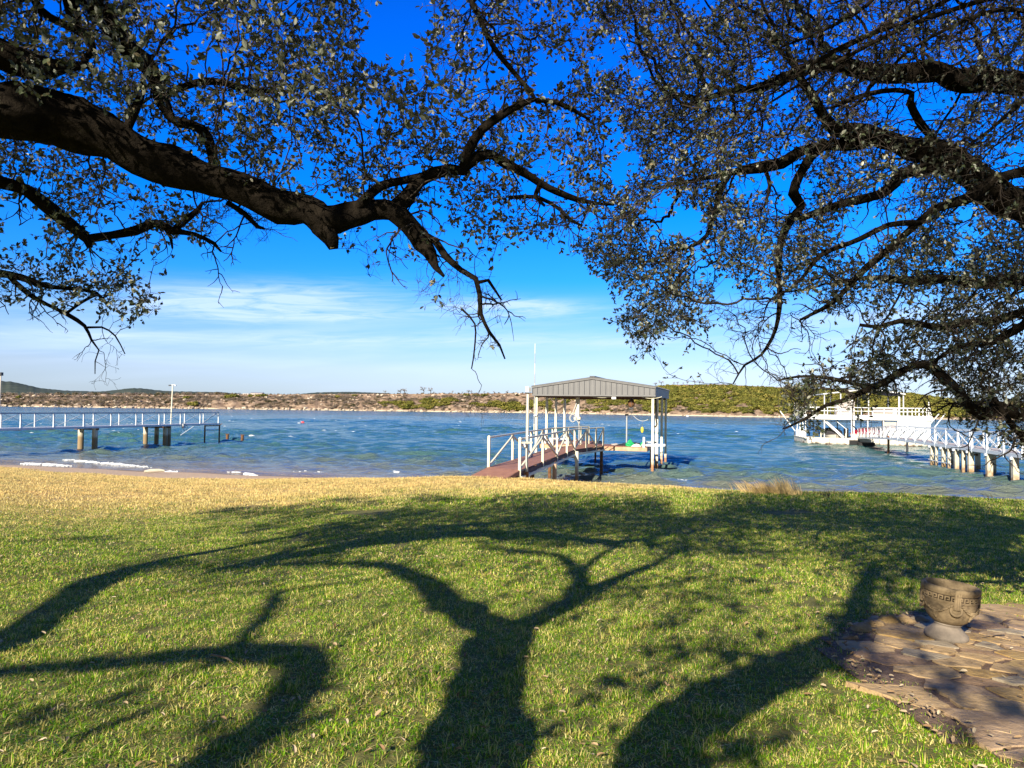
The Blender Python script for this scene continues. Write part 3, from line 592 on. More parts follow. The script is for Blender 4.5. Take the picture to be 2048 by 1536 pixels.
for v0, nm in ((-ov, 1), (BD + ov, -1)):
    for i in range(np_):
        a_, b_ = us[i] + .022, us[i + 1] - .022
        if nm == 1 or True:
            pts = []; 
            for dv in (0, .05 * nm):
                for (uu, z_) in ((a_, EZ + .04), (b_, EZ + .04), (b_, gz_(b_) - .09), (a_, gz_(a_) - .09)): pts.append(BP(uu, v0 + dv, z_))
            T.mesh('panel', pts, [(0, 1, 2, 3), (7, 6, 5, 4), (0, 4, 5, 1), (1, 5, 6, 2), (2, 6, 7, 3), (3, 7, 4, 0)], m_metal)
    for i in range(np_ + 1):
        T.bar('seam', BP(us[i], v0 - .012 * nm, EZ + .03), BP(us[i], v0 - .012 * nm, gz_(us[i]) - .06), .05, .028, m_metaledge)
    if nm == 1:
        for i in range(np_):
            for q in (.33, .66): uu = us[i] + (us[i + 1] - us[i]) * q; T.bar('rib', BP(uu, v0 - .006, EZ + .05), BP(uu, v0 - .006, gz_(uu) - .1), .02, .022, m_metal)
    T.bar('bottom_trim', BP(-ov - .02, v0 - .02 * nm, EZ), BP(BW + ov + .02, v0 - .02 * nm, EZ), .07, .08, m_metal)
    for a_, b_ in ((-ov - .03, BW / 2), (BW / 2, BW + ov + .03)): T.bar('rake_trim', BP(a_, v0 - .03 * nm, gz_(a_) - .03), BP(b_, v0 - .03 * nm, gz_(b_) - .03), .09, .10, m_metal)
nv_ = 20; vs = np.linspace(-ov, BD + ov, nv_ + 1)
for u0, sg in ((-ov, 1), (BW + ov, -1)):
    for i in range(nv_): T.bar('panel', BP(u0, vs[i] + .02, (EZ + FT) / 2), BP(u0, vs[i + 1] - .02, (EZ + FT) / 2), .04, FT - EZ - .06, m_metal)
    T.bar('side_backing', BP(u0 + .03 * sg, vs[0], (EZ + FT) / 2), BP(u0 + .03 * sg, vs[-1], (EZ + FT) / 2), .02, FT - EZ - .1, m_metaledge)
    T.bar('bottom_trim', BP(u0, vs[0], EZ - .003), BP(u0, vs[-1], EZ - .003), .07, .07, m_metal)
for a_, b_ in ((-ov - .07, BW / 2), (BW / 2, BW + ov + .07)):
    p = [BP(a_, -ov - .1, gz_(a_) + .03), BP(b_, -ov - .1, gz_(b_) + .03), BP(b_, BD + ov + .1, gz_(b_) + .03), BP(a_, BD + ov + .1, gz_(a_) + .03)]; p += [x - Z_ * .035 for x in p]
    rf = T.mesh('roof_sheet', p, [(0, 1, 2, 3), (7, 6, 5, 4), (0, 4, 5, 1), (1, 5, 6, 2), (2, 6, 7, 3), (3, 7, 4, 0)], m_metal)
    for i in range(nv_ + 1): T.bar('standing_seam', BP(a_, vs[i], gz_(a_) + .055), BP(b_, vs[i], gz_(b_) + .055), .025, .04, m_metaledge)
T.bar('ridge_cap', BP(BW / 2, -ov - .12, PK + .07), BP(BW / 2, BD + ov + .12, PK + .07), .32, .09, m_metaledge)
T.box('soffit', BP(BW / 2, BD / 2, EZ + .10), (BW + .2, BD + .2, .03), U_, m_soffit)
for v in (.1, 2.6, 5.1, BD - .05): T.bar('cross_beam', BP(0, v, EZ - .03), BP(BW, v, EZ - .03), .12, .18, m_soffit)
for u in (.05, BW - .05): T.bar('cross_beam', BP(u, 0.1, EZ + .02), BP(u, BD, EZ + .02), .12, .14, m_soffit)
# side docks and the rear dock
DKZ = 1.52
def deck(T, u0, u1, v0, v1, along='v', z=DKZ, fr=True):
    if along == 'v':
        n = int(round((u1 - u0) / .145))
        for i in range(n): T.bar('plank', BP(u0 + (i + .5) * (u1 - u0) / n, v0, z), BP(u0 + (i + .5) * (u1 - u0) / n, v1, z), (u1 - u0) / n - .012, .035, m_plank)
    else:
        n = int(round((v1 - v0) / .145))
        for i in range(n): T.bar('plank', BP(u0, v0 + (i + .5) * (v1 - v0) / n, z), BP(u1, v0 + (i + .5) * (v1 - v0) / n, z), (v1 - v0) / n - .012, .035, m_plank)
    if fr:
        for a_, b_ in (((u0, v0 - .02), (u1, v0 - .02)), ((u0, v1 + .02), (u1, v1 + .02)), ((u0 - .02, v0), (u0 - .02, v1)), ((u1 + .02, v0), (u1 + .02, v1))):
            T.bar('rim_board', BP(*a_, z - .13), BP(*b_, z - .13), .045, .23, m_timber)
T2 = Thing('boat_dock', BP(0, 0, 1.4), 'red brown plank dock with pale timber edge under the boathouse roof', 'dock')
deck(T2, .16, 2.9, .5, 7.2, 'u'); deck(T2, 2.95, BW - .35, -.15, 2.4, 'v')
for u in (3.25, 4.35, 4.75): T2.bar('notch_strip', BP(u + .35, -.2, DKZ - .02), BP(u, -.2, DKZ - .24), .02, .05, m_plankedge)
for u, v in ((.35, 1.2), (.4, 3.2), (.3, 4.2), (1.0, 6.9), (6.85, -.1)): T2.bar('bumper_post', BP(u, v, DKZ - .2), BP(u, v, DKZ + .62), .12, .12, m_white)
T2.bar('bumper_rail', BP(.3, 2.7, DKZ + .28), BP(1.4, 2.7, DKZ + .28), .06, .08, m_white)
T2.bar('bracket_arm', BP(6.7, .1, DKZ + .12), BP(8.1, .1, DKZ + .16), .10, .13, m_white); T2.bar('bracket_arm', BP(6.9, .7, DKZ + .28), BP(7.6, .7, DKZ + .28), .08, .1, m_steel)
for u, v in ((2.6, 6.5), (.4, 6.5), (7.0, 2.2)): T2.bar('dock_leg', BP(u, v, -1.6), BP(u, v, DKZ - .1), .11, .11, m_darkpost)
# lift gear
lm = BP(2.52, .9, 0)
T3 = Thing('boat_lift_mast', lm + Z_ * 2.9, 'thick cream mast hanging from the boathouse roof with coiled white hose', 'boat lift')
T3.bar('mast', lm + Z_ * 3.28, lm + Z_ * (EZ + .06), .24, .2, m_creampost); T3.pipe('inner_pipe', lm + [.12, .1, DKZ], lm + [.12, .1, 3.3], .055, m_steel); T3.box('clamp', lm + Z_ * 3.2, (.42, .3, .16), U_, m_cream)
hose(T3, 'hose', [lm + [.0, -.2, EZ - .4], lm + [-.08, -.2, 4.2], lm + [-.3, -.2, 3.6], lm + [-.5, -.2, 3.2], lm + [-.35, -.22, 2.95], lm + [-.1, -.22, 3.1], lm + [.05, -.2, 2.9], lm + [.15, -.2, 2.4], lm + [.3, -.2, 1.9], lm + [.25, -.25, 1.6]], .03, m_rope)
hose(T3, 'hose_coil', [lm + [-.33 + .2 * math.cos(a), -.22, 3.2 + .24 * math.sin(a)] for a in np.linspace(0, 12.5, 30)], .028, m_rope)
hm = BP(5.95, .7, 0); T3 = Thing('hoist', hm + Z_ * 4.0, 'dark rusty electric hoist hanging under the right end of the boathouse roof', 'hoist')
T3.bar('trolley', hm + [-.42, 0, EZ - .06], hm + [.42, 0, EZ - .06], .18, .14, m_dark); V, F = ellip(hm + Z_ * 4.18, (.21, .2, .27), 12, 8); T3.mesh('motor', V, F, m_darkpost, True); T3.pipe('bracket', hm + Z_ * 4.4, hm + Z_ * (EZ - .1), .08, m_dark); T3.box('hook_block', hm + Z_ * 3.86, (.26, .14, .12), U_, m_dark); T3.pipe('chain', hm + Z_ * 3.2, hm + Z_ * 3.85, .016, m_wire)
jb = BP(5.0, -.05, EZ - .06); T3 = Thing('junction_box', jb, 'white electrical box on the front eave of the boathouse', 'electrical box'); T3.box('case', jb, (.26, .2, .3), U_, m_white); hose(T3, 'cable', curve_pts(jb + U_ * -.1, jb + U_ * -1.8 + Z_ * .12, .12), .018, m_cream); hose(T3, 'cable', curve_pts(jb + U_ * 1.7, jb + U_ * 2.9 + Z_ * .02, .1), .018, m_cream)
tpz = BP(5.45, 2.2, 0); T3 = Thing('thin_post', tpz + Z_ * DKZ, 'thin grey post standing at the back of the plank dock', 'post'); T3.pipe('shaft', tpz + Z_ * DKZ, tpz + Z_ * 3.45, .05, m_steel); T3.box('cap', tpz + Z_ * 3.45, (.2, .12, .12), U_, m_dark)
fl = BP(6.65, .6, 0); T3 = Thing('hanging_float', fl + Z_ * 2.6, 'yellow foam float hanging on a cord beside the right front post', 'float'); V, F = ellip(fl + Z_ * 2.55, (.095, .09, .2), 10, 8); T3.mesh('foam_body', V, F, m_yellow, True); T3.pipe('cord', fl + Z_ * 2.7, fl + Z_ * 3.25, .01, m_wire); hose(T3, 'rope_loop', curve_pts(fl + [-.55, 0, 3.42], fl + [.35, 0, 3.2], .2), .024, m_rope); T3.pipe('hanger_wire', fl + [-.55, 0, 3.42], fl + [-.75, 0, EZ], .008, m_wire); T3.pipe('hanger_wire', fl + [.35, 0, 3.2], fl + [.5, .3, 3.25], .008, m_wire)
bh = BP(BW - .02, 1.6, 0); T3 = Thing('black_hose', bh + Z_ * 3, 'black hose hanging down beside the right posts of the boathouse', 'hose'); hose(T3, 'hose', [bh + Z_ * EZ, bh + [.03, 0, 4.0], bh + [.05, 0, 3.2], bh + [.1, 0, 2.9], bh + [.02, 0, 2.72], bh + [-.08, 0, 2.78]], .05, m_black)
for x_, y_, hh in ((.9, -.05, 2.7), (3.5, .3, 2.9)): pass
# things lying on the dock
def crumple(T, name, c, r, mat, sd, n=16):
    V = []; F = []; m = 7
    for i in range(m + 1):
        f = i / m
        for j in range(n):
            a_ = 6.283 * j / n; q = 1 - f ** 2.2 + .0; nn = 1 + .45 * mnoise.noise(Vector((math.cos(a_) * 1.6 + sd, math.sin(a_) * 1.6, f * 2.4)))
            V.append((c[0] + r[0] * q * nn * math.cos(a_), c[1] + r[1] * q * nn * math.sin(a_), c[2] + r[2] * f * nn))
    for i in range(m):
        for j in range(n): F.append((i * n + j, i * n + (j + 1) % n, (i + 1) * n + (j + 1) % n, (i + 1) * n + j))
    return T.mesh(name, V, F, mat)
q = BP(5.95, .35, DKZ + .02); T3 = Thing('tarp_bundle', q, 'crumpled green and white tarp heaped on the plank dock', 'tarp')
crumple(T3, 'green_fold', q, (.3, .22, .36), m_green, 1); crumple(T3, 'white_fold', q + U_ * .38 - V_ * .12, (.3, .2, .16), m_white, 2); crumple(T3, 'green_fold', q + U_ * .82 + V_ * .1, (.22, .2, .30), m_green, 5); crumple(T3, 'dark_fold', q + U_ * .9 - V_ * .1, (.18, .18, .26), m_black, 7)
q = BP(5.9, 1.6, DKZ + .03); T3 = Thing('dark_mat', q, 'dark flat tarp spread behind the green bundle on the dock', 'mat'); crumple(T3, 'sheet', q, (1.0, .65, .16), m_dark, 4); crumple(T3, 'pale_edge', q - U_ * 1.0 - V_ * .3, (.3, .3, .1), m_beige, 9)
q = BP(.75, .9, DKZ + .02); T3 = Thing('white_bag', q, 'small white bag on the dock behind the handrail', 'bag'); crumple(T3, 'bag_body', q, (.16, .14, .34), m_white, 3); T3.pipe('tie', q + Z_ * .3, q + Z_ * .4, .03, m_rope)
q = BP(1.9, .7, DKZ + .02); T3 = Thing('rope_coil', q, 'rope coil on the dock at the foot of the white hose', 'rope'); hose(T3, 'coil', [q + [.2 * math.cos(a), .2 * math.sin(a), .02 + .008 * a] for a in np.linspace(0, 19, 44)], .03, m_rope); hose(T3, 'loose_end', curve_pts(q + [.2, 0, .1], q + [.6, -.1, .3], .1), .025, m_rope)
# antenna
a0 = at(1068, 868, 46.9); a1 = at(1070.2, 687, 46.9)
T3 = Thing('antenna_mast', a0, 'very tall thin mast clamped to the left front post of the boathouse', 'mast')
for k in range(9):
    p0 = a0 + (a1 - a0) * k / 9; p1 = a0 + (a1 - a0) * (k + 1) / 9; T3.pipe('mast_section', p0, p1, .035 - .0018 * k, m_steel if k % 2 else m_creampost)
T3.bar('clamp_arm', at(1067.5, 831, 46.9), at(1074, 830, 46.9), .08, .08, m_white)
# ------------------------------------------------------------------ gangway
NE = [(.30, 25.2), (3.30, 38.6), (5.40, 43.4)]; FE = [(-.79, 26.4), (2.26, 40.5), (4.75, 45.4)]; GZd = 1.65; GR = 2.72
def gp(E, t, z):                                    # t 0..1 first leg, 1..2 second leg
    i = min(int(t), 1); f = t - i; a_, b_ = np.array(E[i]), np.array(E[i + 1]); q = a_ + (b_ - a_) * f; return np.array([q[0], q[1], z])
T = Thing('gangway', (0.5, 27, 0), 'red brown plank gangway with cream pipe railings leading to the boathouse', 'gangway')
L1, L2 = 13.9, 5.3; n1_, n2_ = int(L1 / .15), int(L2 / .15)
for i in range(n1_ + n2_):
    t0, t1 = (i / n1_, (i + 1) / n1_) if i < n1_ else (1 + (i - n1_) / n2_, 1 + (i + 1 - n1_) / n2_); d_ = .04
    a_, b_, c_, e_ = gp(NE, t0, GZd), gp(NE, min(t1, 1.9999) , GZd), gp(FE, min(t1, 1.9999), GZd), gp(FE, t0, GZd); b_ = b_ + (a_ - b_) * .1; c_ = c_ + (e_ - c_) * .1
    top = [x + Z_ * .018 for x in (a_, b_, c_, e_)]; bot = [x - Z_ * .018 for x in (a_, b_, c_, e_)]
    T.mesh('plank', top + bot, [(0, 1, 2, 3), (7, 6, 5, 4), (0, 4, 5, 1), (1, 5, 6, 2), (2, 6, 7, 3), (3, 7, 4, 0)], m_plank)
for E, so in ((NE, 1), (FE, -1)):
    for i in (0, 1):
        a_, b_ = gp(E, i, GZd), gp(E, i + .9999, GZd)
        T.bar('edge_board', a_ - Z_ * .11, b_ - Z_ * .11, .04, .15, m_plankedge); T.bar('stringer', a_ + [.05 * so, -.05 * so, -.24], b_ + [.05 * so, -.05 * so, -.24], .07, .09, m_cream)
        T.pipe('handrail', gp(E, i, GR), gp(E, i + .9999, GR), .038, m_cream)
    T.mesh('rail_knob', *ellip(gp(E, 0, GR + .01), (.06, .06, .06)), m_cream, True)
tn = [0, .32, .58, .80, 1.0, 1.38, 1.72, 1.995]; tf = [0, .28, .56, .78, 1.0, 1.4, 1.75, 1.995]
for E, ts in ((NE, tn), (FE, tf)):
    for k, t_ in enumerate(ts):
        T.bar('rail_post', gp(E, t_, GZd - .28), gp(E, t_, GR), .085, .085, m_cream)
    for k in range(len(ts) - 1):
        a_, b_ = (gp(E, ts[k], GZd + .06), gp(E, ts[k + 1], GR - .08)) if k % 2 == 0 else (gp(E, ts[k], GR - .08), gp(E, ts[k + 1], GZd + .06))
        T.bar('brace', a_, b_, .06, .06, m_cream)
for k in range(9): T.bar('joist', gp(NE, k * .22, GZd - .17), gp(FE, k * .22, GZd - .17), .07, .12, m_darkpost)
# ramp down to the lawn
RA = [gp(FE, 0, GZd + .01), gp(NE, 0, GZd + .01)]; ft = [np.array([-1.42, 25.15, 1.41]), np.array([-.28, 23.95, 1.41])]
for i in range(16):
    f0, f1 = i / 16, (i + .9) / 16; q = [RA[0] + (ft[0] - RA[0]) * f0, RA[1] + (ft[1] - RA[1]) * f0, RA[1] + (ft[1] - RA[1]) * f1, RA[0] + (ft[0] - RA[0]) * f1]
    T.mesh('ramp_plank', [x + Z_ * .02 for x in q] + [x - Z_ * .02 for x in q], [(3, 2, 1, 0), (4, 5, 6, 7), (1, 5, 4, 0), (2, 6, 5, 1), (3, 7, 6, 2), (0, 4, 7, 3)], m_plank)
for e in (0, 1): T.bar('ramp_side_board', RA[e] - Z_ * .06, ft[e] - Z_ * .06, .05, .14, m_plank if e else m_plankedge)
T.bar('threshold_board', RA[0] - [0, 0, .2], RA[1] - [0, 0, .2], .05, .3, m_plankedge)
def gpile(x, y_, mat, r=.075, top=GZd - .25, label=None):
    Y_ = 30; q = at(x, y_, 30)
    return q
for (X_, Y_), mt, ht in (((1.86, 36.0 - 4.4), m_timber, GZd - .22), ((3.40, 38.3), m_creampost, GZd - .05), ((2.1, 40.2), m_darkpost, GZd - .2), ((-.72, 26.6), m_timber, GZd - .2), ((.95, 32.9), m_darkpost, GZd - .2), ((5.3, 43.5), m_darkpost, GZd - .2)):
    T.pipe('pile', (X_, Y_, -1.2), (X_, Y_, ht), .095, mt)
T.bar('gusset', (3.25, 38.2, GZd - .22), (3.42, 38.3, GZd - .75), .12, .06, m_creampost); T.bar('cap_beam', (3.4, 38.3, GZd - .32), (2.0, 39.0, GZd - .32), .12, .16, m_timber)
T.bar('short_rail', gp(NE, 0, GR - .12), gp(NE, 0, GR - .12) + [.42, .2, 0], .06, .06, m_cream)
# equipment pole at the foot of the gangway
p0 = at(1053.2, 962, 25.9); p1 = at(1055.5, 786, 25.9)
T = Thing('equipment_pole', p0, 'cream pole with a small white and grey box on top, beside the gangway start', 'pole')
T.pipe('lower_pole', p0 - Z_ * .5, at(1053.2, 943, 25.9), .075, m_rust); T.pipe('pole', at(1053.2, 943, 25.9), p1, .052, m_creampost); T.pipe('conduit', at(1050.8, 945, 25.85), at(1053.3, 786, 25.85), .012, m_steel)
T.box('top_plate', p1 + Z_ * .0, (.22, .18, .03), (1, 0, 0), m_dark); T.box('white_case', p1 + [-.03, 0, .13], (.10, .16, .2), (1, .1, 0), m_white); T.box('grey_panel', p1 + [.07, -.04, .12], (.12, .05, .15), (1, .35, 0), m_steel)
sw = at(1050.3, 889.5, 25.8); T.mesh('switch_box', *ellip(sw, (.05, .04, .10), 10, 6), m_white, True)
T.bar('foot_gusset', at(1046, 947, 25.8), at(1052, 956, 25.8), .03, .12, m_rust)
# ------------------------------------------------------------------ right pier
W0 = np.array([27.0, 37.0, 0]); W1 = np.array([33.75, 66.0, 0]); WD = (W1 - W0) / np.linalg.norm(W1 - W0); WN = np.array([WD[1], -WD[0], 0]); WL = np.linalg.norm(W1 - W0)
WDZ, WRZ, WW = 1.60, 2.68, 1.5
def WP(s, off, z): return W0 + WD * s + WN * off + Z_ * z
T = Thing('pier', WP(0, 0, 0), 'white railed walkway on square concrete piles running out to the houseboat', 'pier'); s_a = -9.0
for off in (0, WW):
    T.bar('handrail', WP(s_a, off, WRZ), WP(WL, off, WRZ), .07, .07, m_whiterail); T.bar('mid_rail', WP(s_a, off, WRZ - .22), WP(WL, off, WRZ - .22), .035, .035, m_whiterail)
    T.bar('edge_beam', WP(s_a, off, WDZ - .08), WP(WL, off, WDZ - .08), .08, .2, m_whiterail)
    s = WL; i = 0
    while s > s_a:
        T.bar('post', WP(s, off, WDZ - .25), WP(s, off, WRZ), .10, .10, m_whiterail)
        if s - 2.4 > s_a:
            T.bar('brace', WP(s - .1, off, WDZ), WP(s - 2.3, off, WRZ - .24), .045, .045, m_whiterail); T.bar('brace', WP(s - .1, off, WRZ - .24), WP(s - 2.3, off, WDZ), .045, .045, m_whiterail)
            if i % 2: T.bar('brace', WP(s - .35, off, WDZ), WP(s - 1.3, off, WRZ - .24), .04, .04, m_whiterail)
        s -= 2.4; i += 1
for i in range(int((WL - s_a) / .15)): T.bar('plank', WP(s_a + .15 * i + .07, .04, WDZ + .03), WP(s_a + .15 * i + .07, WW - .04, WDZ + .03), .135, .03, m_beige)
for k, s in enumerate((-6.0, -2.5, 4.6, 8.2, 11.2, 13.7, 16.3, 18.8)):
    wd_ = .30 if k < 5 else .26
    for off in (.12, WW - .1): T.box('pile', WP(s, off, (WDZ - .2 - 2.2) / 2), (wd_, wd_, WDZ + 2.0), WD, m_conc)
    T.bar('cap_beam', WP(s, -.15, WDZ - .25), WP(s, WW + .15, WDZ - .25), .18, .14, m_whiterail)
    for off in (0, WW): T.bar('corbel', WP(s, off - .02, WDZ - .2), WP(s + .3, off - .02, WDZ - .5), .06, .06, m_whiterail)
for s in (12.3, 15.0, 17.6): T.box('slim_pile', WP(s, .05, -.3), (.16, .16, WDZ + 2.0), WD, m_conc)
for z in (.75, .35): T.bar('tie_bar', WP(14.5, 0, z), WP(19.2, 0, z), .06, .06, m_whiterail)
T.bar('lower_beam', WP(11.5, .6, 1.15), WP(18, .6, 1.15), .12, .14, m_darkpost)
# gangplank to the houseboat
H0 = np.array([34.9, 88.0, 0]); HU = np.array([.978, -.208, 0]); HV = np.array([.208, .978, 0]); HW, HD = 13.6, 8.0
def HP(u, v, z): return H0 + HU * u + HV * v + Z_ * z
G0, G1 = WP(WL, 0, 0), HP(5.75, -.3, 0); GD = (G1 - G0) / np.linalg.norm(G1 - G0); GN = np.array([GD[1], -GD[0], 0]); GL = np.linalg.norm(G1 - G0)
T = Thing('gangplank', G0, 'white truss gangplank sloping down from the right pier to the houseboat deck', 'gangplank')
def GP(f, off, h): return G0 + GD * GL * f + GN * off + Z_ * (WDZ + (.95 - WDZ) * f + h)
for off in (0, 1.3):
    T.bar('handrail', GP(0, off, 1.05), GP(1, off, 1.05), .07, .07, m_white); T.bar('edge_beam', GP(0, off, -.06), GP(1, off, -.06), .08, .16, m_whiterail); T.bar('mid_rail', GP(0, off, .82), GP(1, off, .82), .035, .035, m_white)
    for k in range(9): T.bar('post', GP(k / 8, off, -.1), GP(k / 8, off, 1.05), .09, .09, m_white)
    for k in range(8): T.bar('brace', GP((k + .05) / 8, off, .8), GP((k + .95) / 8, off, .02), .045, .045, m_white); T.bar('brace', GP((k + .05) / 8, off, .02), GP((k + .95) / 8, off, .8), .035, .035, m_white)
for k in range(120): T.bar('plank', GP((k + .5) / 120, .04, .02), GP((k + .5) / 120, 1.26, .02), GL / 120 - .015, .03, m_beige)
T.box('end_float', GP(.93, .65, -.75), (2.2, 1.6, .35), GD, m_black)
for x, y0, y1, mt, lab in ((1777, 872, 908, m_rust, 'thin orange rusty pipe pile beneath the gangplank'), (1814.5, 876, 906, m_dark, 'thin black pipe pile right of the orange one')):
    q = atz(x, y1, 0); T = Thing('pipe_pile', q, lab, 'pile', 'pipe piles by the gangplank'); tz = at(x, y0, q[1])[2]; T.pipe('pipe', q - Z_ * 1, q + Z_ * (tz), .10, mt); T.box('pipe_cap', q + Z_ * tz, (.26, .26, .06), WD, mt)
# ------------------------------------------------------------------ houseboat dock
T = Thing('houseboat', HP(0, 0, 0), 'two storey white floating boathouse with a railed upper deck and open boat bays', 'houseboat')
HZ, UB, UT, UR = .80, 2.98, 3.52, 4.42
for u0, u1, v0, v1 in ((0, HW, 0, 1.5), (0, 1.3, 1.55, HD), (5.9, 6.9, 1.55, HD), (9.6, HW, 1.55, HD)):
    n = max(1, int((u1 - u0) / 2.3)); 
    for i in range(n):
        a_ = u0 + (u1 - u0) * i / n; b_ = u0 + (u1 - u0) * (i + 1) / n - .05; ch = .35 if (i == 0 and u0 == 0 and v0 == 0) else 0
        pts = [HP(a_ + ch, v0, -.5), HP(b_, v0, -.5), HP(b_, v1, -.5), HP(a_, v1, -.5), HP(a_ + ch * .6, v0, HZ - .12), HP(b_, v0, HZ - .12), HP(b_, v1, HZ - .12), HP(a_, v1, HZ - .12)]
        T.mesh('float_tank', pts, [(3, 2, 1, 0), (4, 5, 6, 7), (0, 1, 5, 4), (1, 2, 6, 5), (2, 3, 7, 6), (3, 0, 4, 7)], m_hull)
    T.box('deck', HP((u0 + u1) / 2, (v0 + v1) / 2, HZ - .05), (u1 - u0 + .1, v1 - v0, .12), HU, m_hull)
T.box('rubber_fender', HP(5.4, -.06, .32), (1.1, .12, .55), HU, m_black)
for u, v in [(u, .12) for u in (.05, 2.15, 5.15, 5.4, 6.9)] + [(0.05, v) for v in (1.9, 3.9, 5.9, 7.9)] + [(2.9, 7.9), (5.2, 7.9), (8.0, 7.9), (10.5, 7.9), (6.1, 4), (9.7, 4)]:
    T.bar('post', HP(u, v, HZ), HP(u, v, UB), .11, .11, m_white if v < 7 else m_dark)
for v in (1.9, 3.9, 5.9, .5): T.bar('half_post', HP(.0, v + .25, HZ), HP(.0, v + .25, HZ + .9), .14, .14, m_white)
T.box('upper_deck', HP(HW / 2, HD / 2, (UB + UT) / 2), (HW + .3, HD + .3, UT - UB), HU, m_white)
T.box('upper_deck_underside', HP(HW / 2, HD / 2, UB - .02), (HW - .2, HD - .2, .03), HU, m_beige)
T.box('wall', HP(HW - 1.75, .10, (HZ + UB) / 2), (3.5, .14, UB - HZ - .02), HU, m_white); T.box('wall', HP(HW - .05, HD / 2, (HZ + UB) / 2), (.12, HD - .2, UB - HZ - .02), HU, m_white)
T.box('counter_wall', HP(9.35, .12, HZ + .62), (1.5, .12, 1.24), HU, m_white); T.box('serving_hatch', HP(9.4, .3, HZ + 1.62), (1.3, .08, .75), HU, m_beige); T.box('hatch_frame', HP(8.6, .1, (HZ + UB) / 2), (.12, .12, UB - HZ), HU, m_white)
T.bar('rear_rail', HP(.1, HD - .1, UB - .35), HP(10, HD - .1, UB - .35), .06, .06, m_dark); T.bar('rear_rail', HP(.1, HD - .1, UB - .1), HP(10, HD - .1, UB - .1), .08, .10, m_dark)
for u in (1.2, 1.7, 2.3, 3.6, 4.4, 6.3, 7.2, 8.6, 9.2): T.bar('cable', HP(u, HD - .3, HZ), HP(u, HD - .3, UB), .035, .035, m_dark)
# stairs down to the deck
sa, sb = HP(2.0, .45, UB + .1), HP(4.35, .45, HZ + .05)
for v in (0, .75):
    T.bar('stair_stringer', sa + HV * v, sb + HV * v, .06, .26, m_white)
T.bar('stair_rail', HP(3.2, .4, UB + .1), HP(4.7, .4, HZ + 1.0), .05, .06, m_white); T.bar('stair_rail_post', HP(4.62, .4, HZ), HP(4.62, .4, HZ + 1.1), .07, .07, m_white)
for k in range(9): f = (k + .5) / 9; q = sa + (sb - sa) * f; T.box('stair_tread', q + HV * .38, (.26, .7, .04), HU, m_white)
for u, hh in ((1.75, .62), (4.5, .55), (6.4, .55), (7.6, .35)): T.bar('bollard', HP(u, .05, HZ), HP(u, .05, HZ + hh), .12, .12, m_hull)
T.bar('low_pipe', HP(5.3, .1, HZ + .05), HP(5.9, .1, HZ + .45), .06, .06, m_hull)
# upper rail, canopy, panels
def rail_line(p, q, n, tall=()):
    for z in (UR, UR - .42): T.bar('rail', p + Z_ * z, q + Z_ * z, .05, .07, m_white)
    for k in range(n + 1): T.bar('rail_post', p + (q - p) * k / n + Z_ * UT, p + (q - p) * k / n + Z_ * UR, .07, .07, m_white)
a_, b_, c_, d_ = HP(0, 0, 0), HP(HW, 0, 0), HP(HW, HD, 0), HP(0, HD, 0)
rail_line(a_, b_, 11); rail_line(a_, d_, 6); rail_line(d_, c_, 10); rail_line(b_, c_, 6)
for u, v, z in ((0.05, 0, 5.0), (HW - .2, 0, 5.15), (0.05, HD, 5.0)): T.bar('corner_post', HP(u, v, UT), HP(u, v, z), .09, .09, m_white)
RA_, RM, RB = 3.9, 7.2, 10.9
for u, v in ((2.15, .1), (3.95, .1), (5.2, .1), (7.0, .1), (10.3, .1), (10.75, .1), (4.0, 6), (7.2, 6), (10.7, 6)):
    zt = np.interp(u, [2, 3.9, 7.2, 10.9], [5.9, 6.15, 6.55, 5.95]) if v < 1 else 6.0
    T.bar('canopy_post', HP(u, v, UT), HP(u, v, zt), .10 if u != 10.3 else .16, .10, m_white)
def slab(name, p, th, mat): p = list(p) + [x - Z_ * th for x in p]; return T.mesh(name, p, [(0, 1, 2, 3), (7, 6, 5, 4), (0, 4, 5, 1), (1, 5, 6, 2), (2, 6, 7, 3), (3, 7, 4, 0)], mat)
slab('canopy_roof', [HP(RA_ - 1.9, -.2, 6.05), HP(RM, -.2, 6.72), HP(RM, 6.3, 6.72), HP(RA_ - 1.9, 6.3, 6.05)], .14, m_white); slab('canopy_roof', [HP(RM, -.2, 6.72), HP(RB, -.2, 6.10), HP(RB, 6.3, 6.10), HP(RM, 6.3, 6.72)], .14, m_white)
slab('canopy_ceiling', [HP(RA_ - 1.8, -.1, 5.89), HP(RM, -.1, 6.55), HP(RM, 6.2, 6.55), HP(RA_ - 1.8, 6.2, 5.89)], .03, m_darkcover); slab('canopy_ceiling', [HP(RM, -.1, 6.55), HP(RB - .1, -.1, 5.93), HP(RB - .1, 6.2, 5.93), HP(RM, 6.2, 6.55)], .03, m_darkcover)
T.box('stair_enclosure', HP(4.7, 1.6, UT + .88), (2.0, 1.2, 1.76), HU, m_beige); T.box('bar_panel', HP(8.55, .6, UT + .43), (2.1, .5, .86), HU, m_beige); T.box('white_locker', HP(9.9, .5, UT + .42), (.5, .4, .84), HU, m_white)
T.bar('leaning_boom', at(1560, 822, 88.5), at(1590, 862, 88.5), .11, .11, m_white)
for (xa, ya, xb, yb) in ((1854, 829, 1849, 846), (1864, 827.5, 1850, 842), (1878, 827.5, 1853, 856), (1890, 828, 1868, 856)): T.bar('davit', at(xa, ya, 85), at(xb, yb, 85.3), .09, .09, m_white)
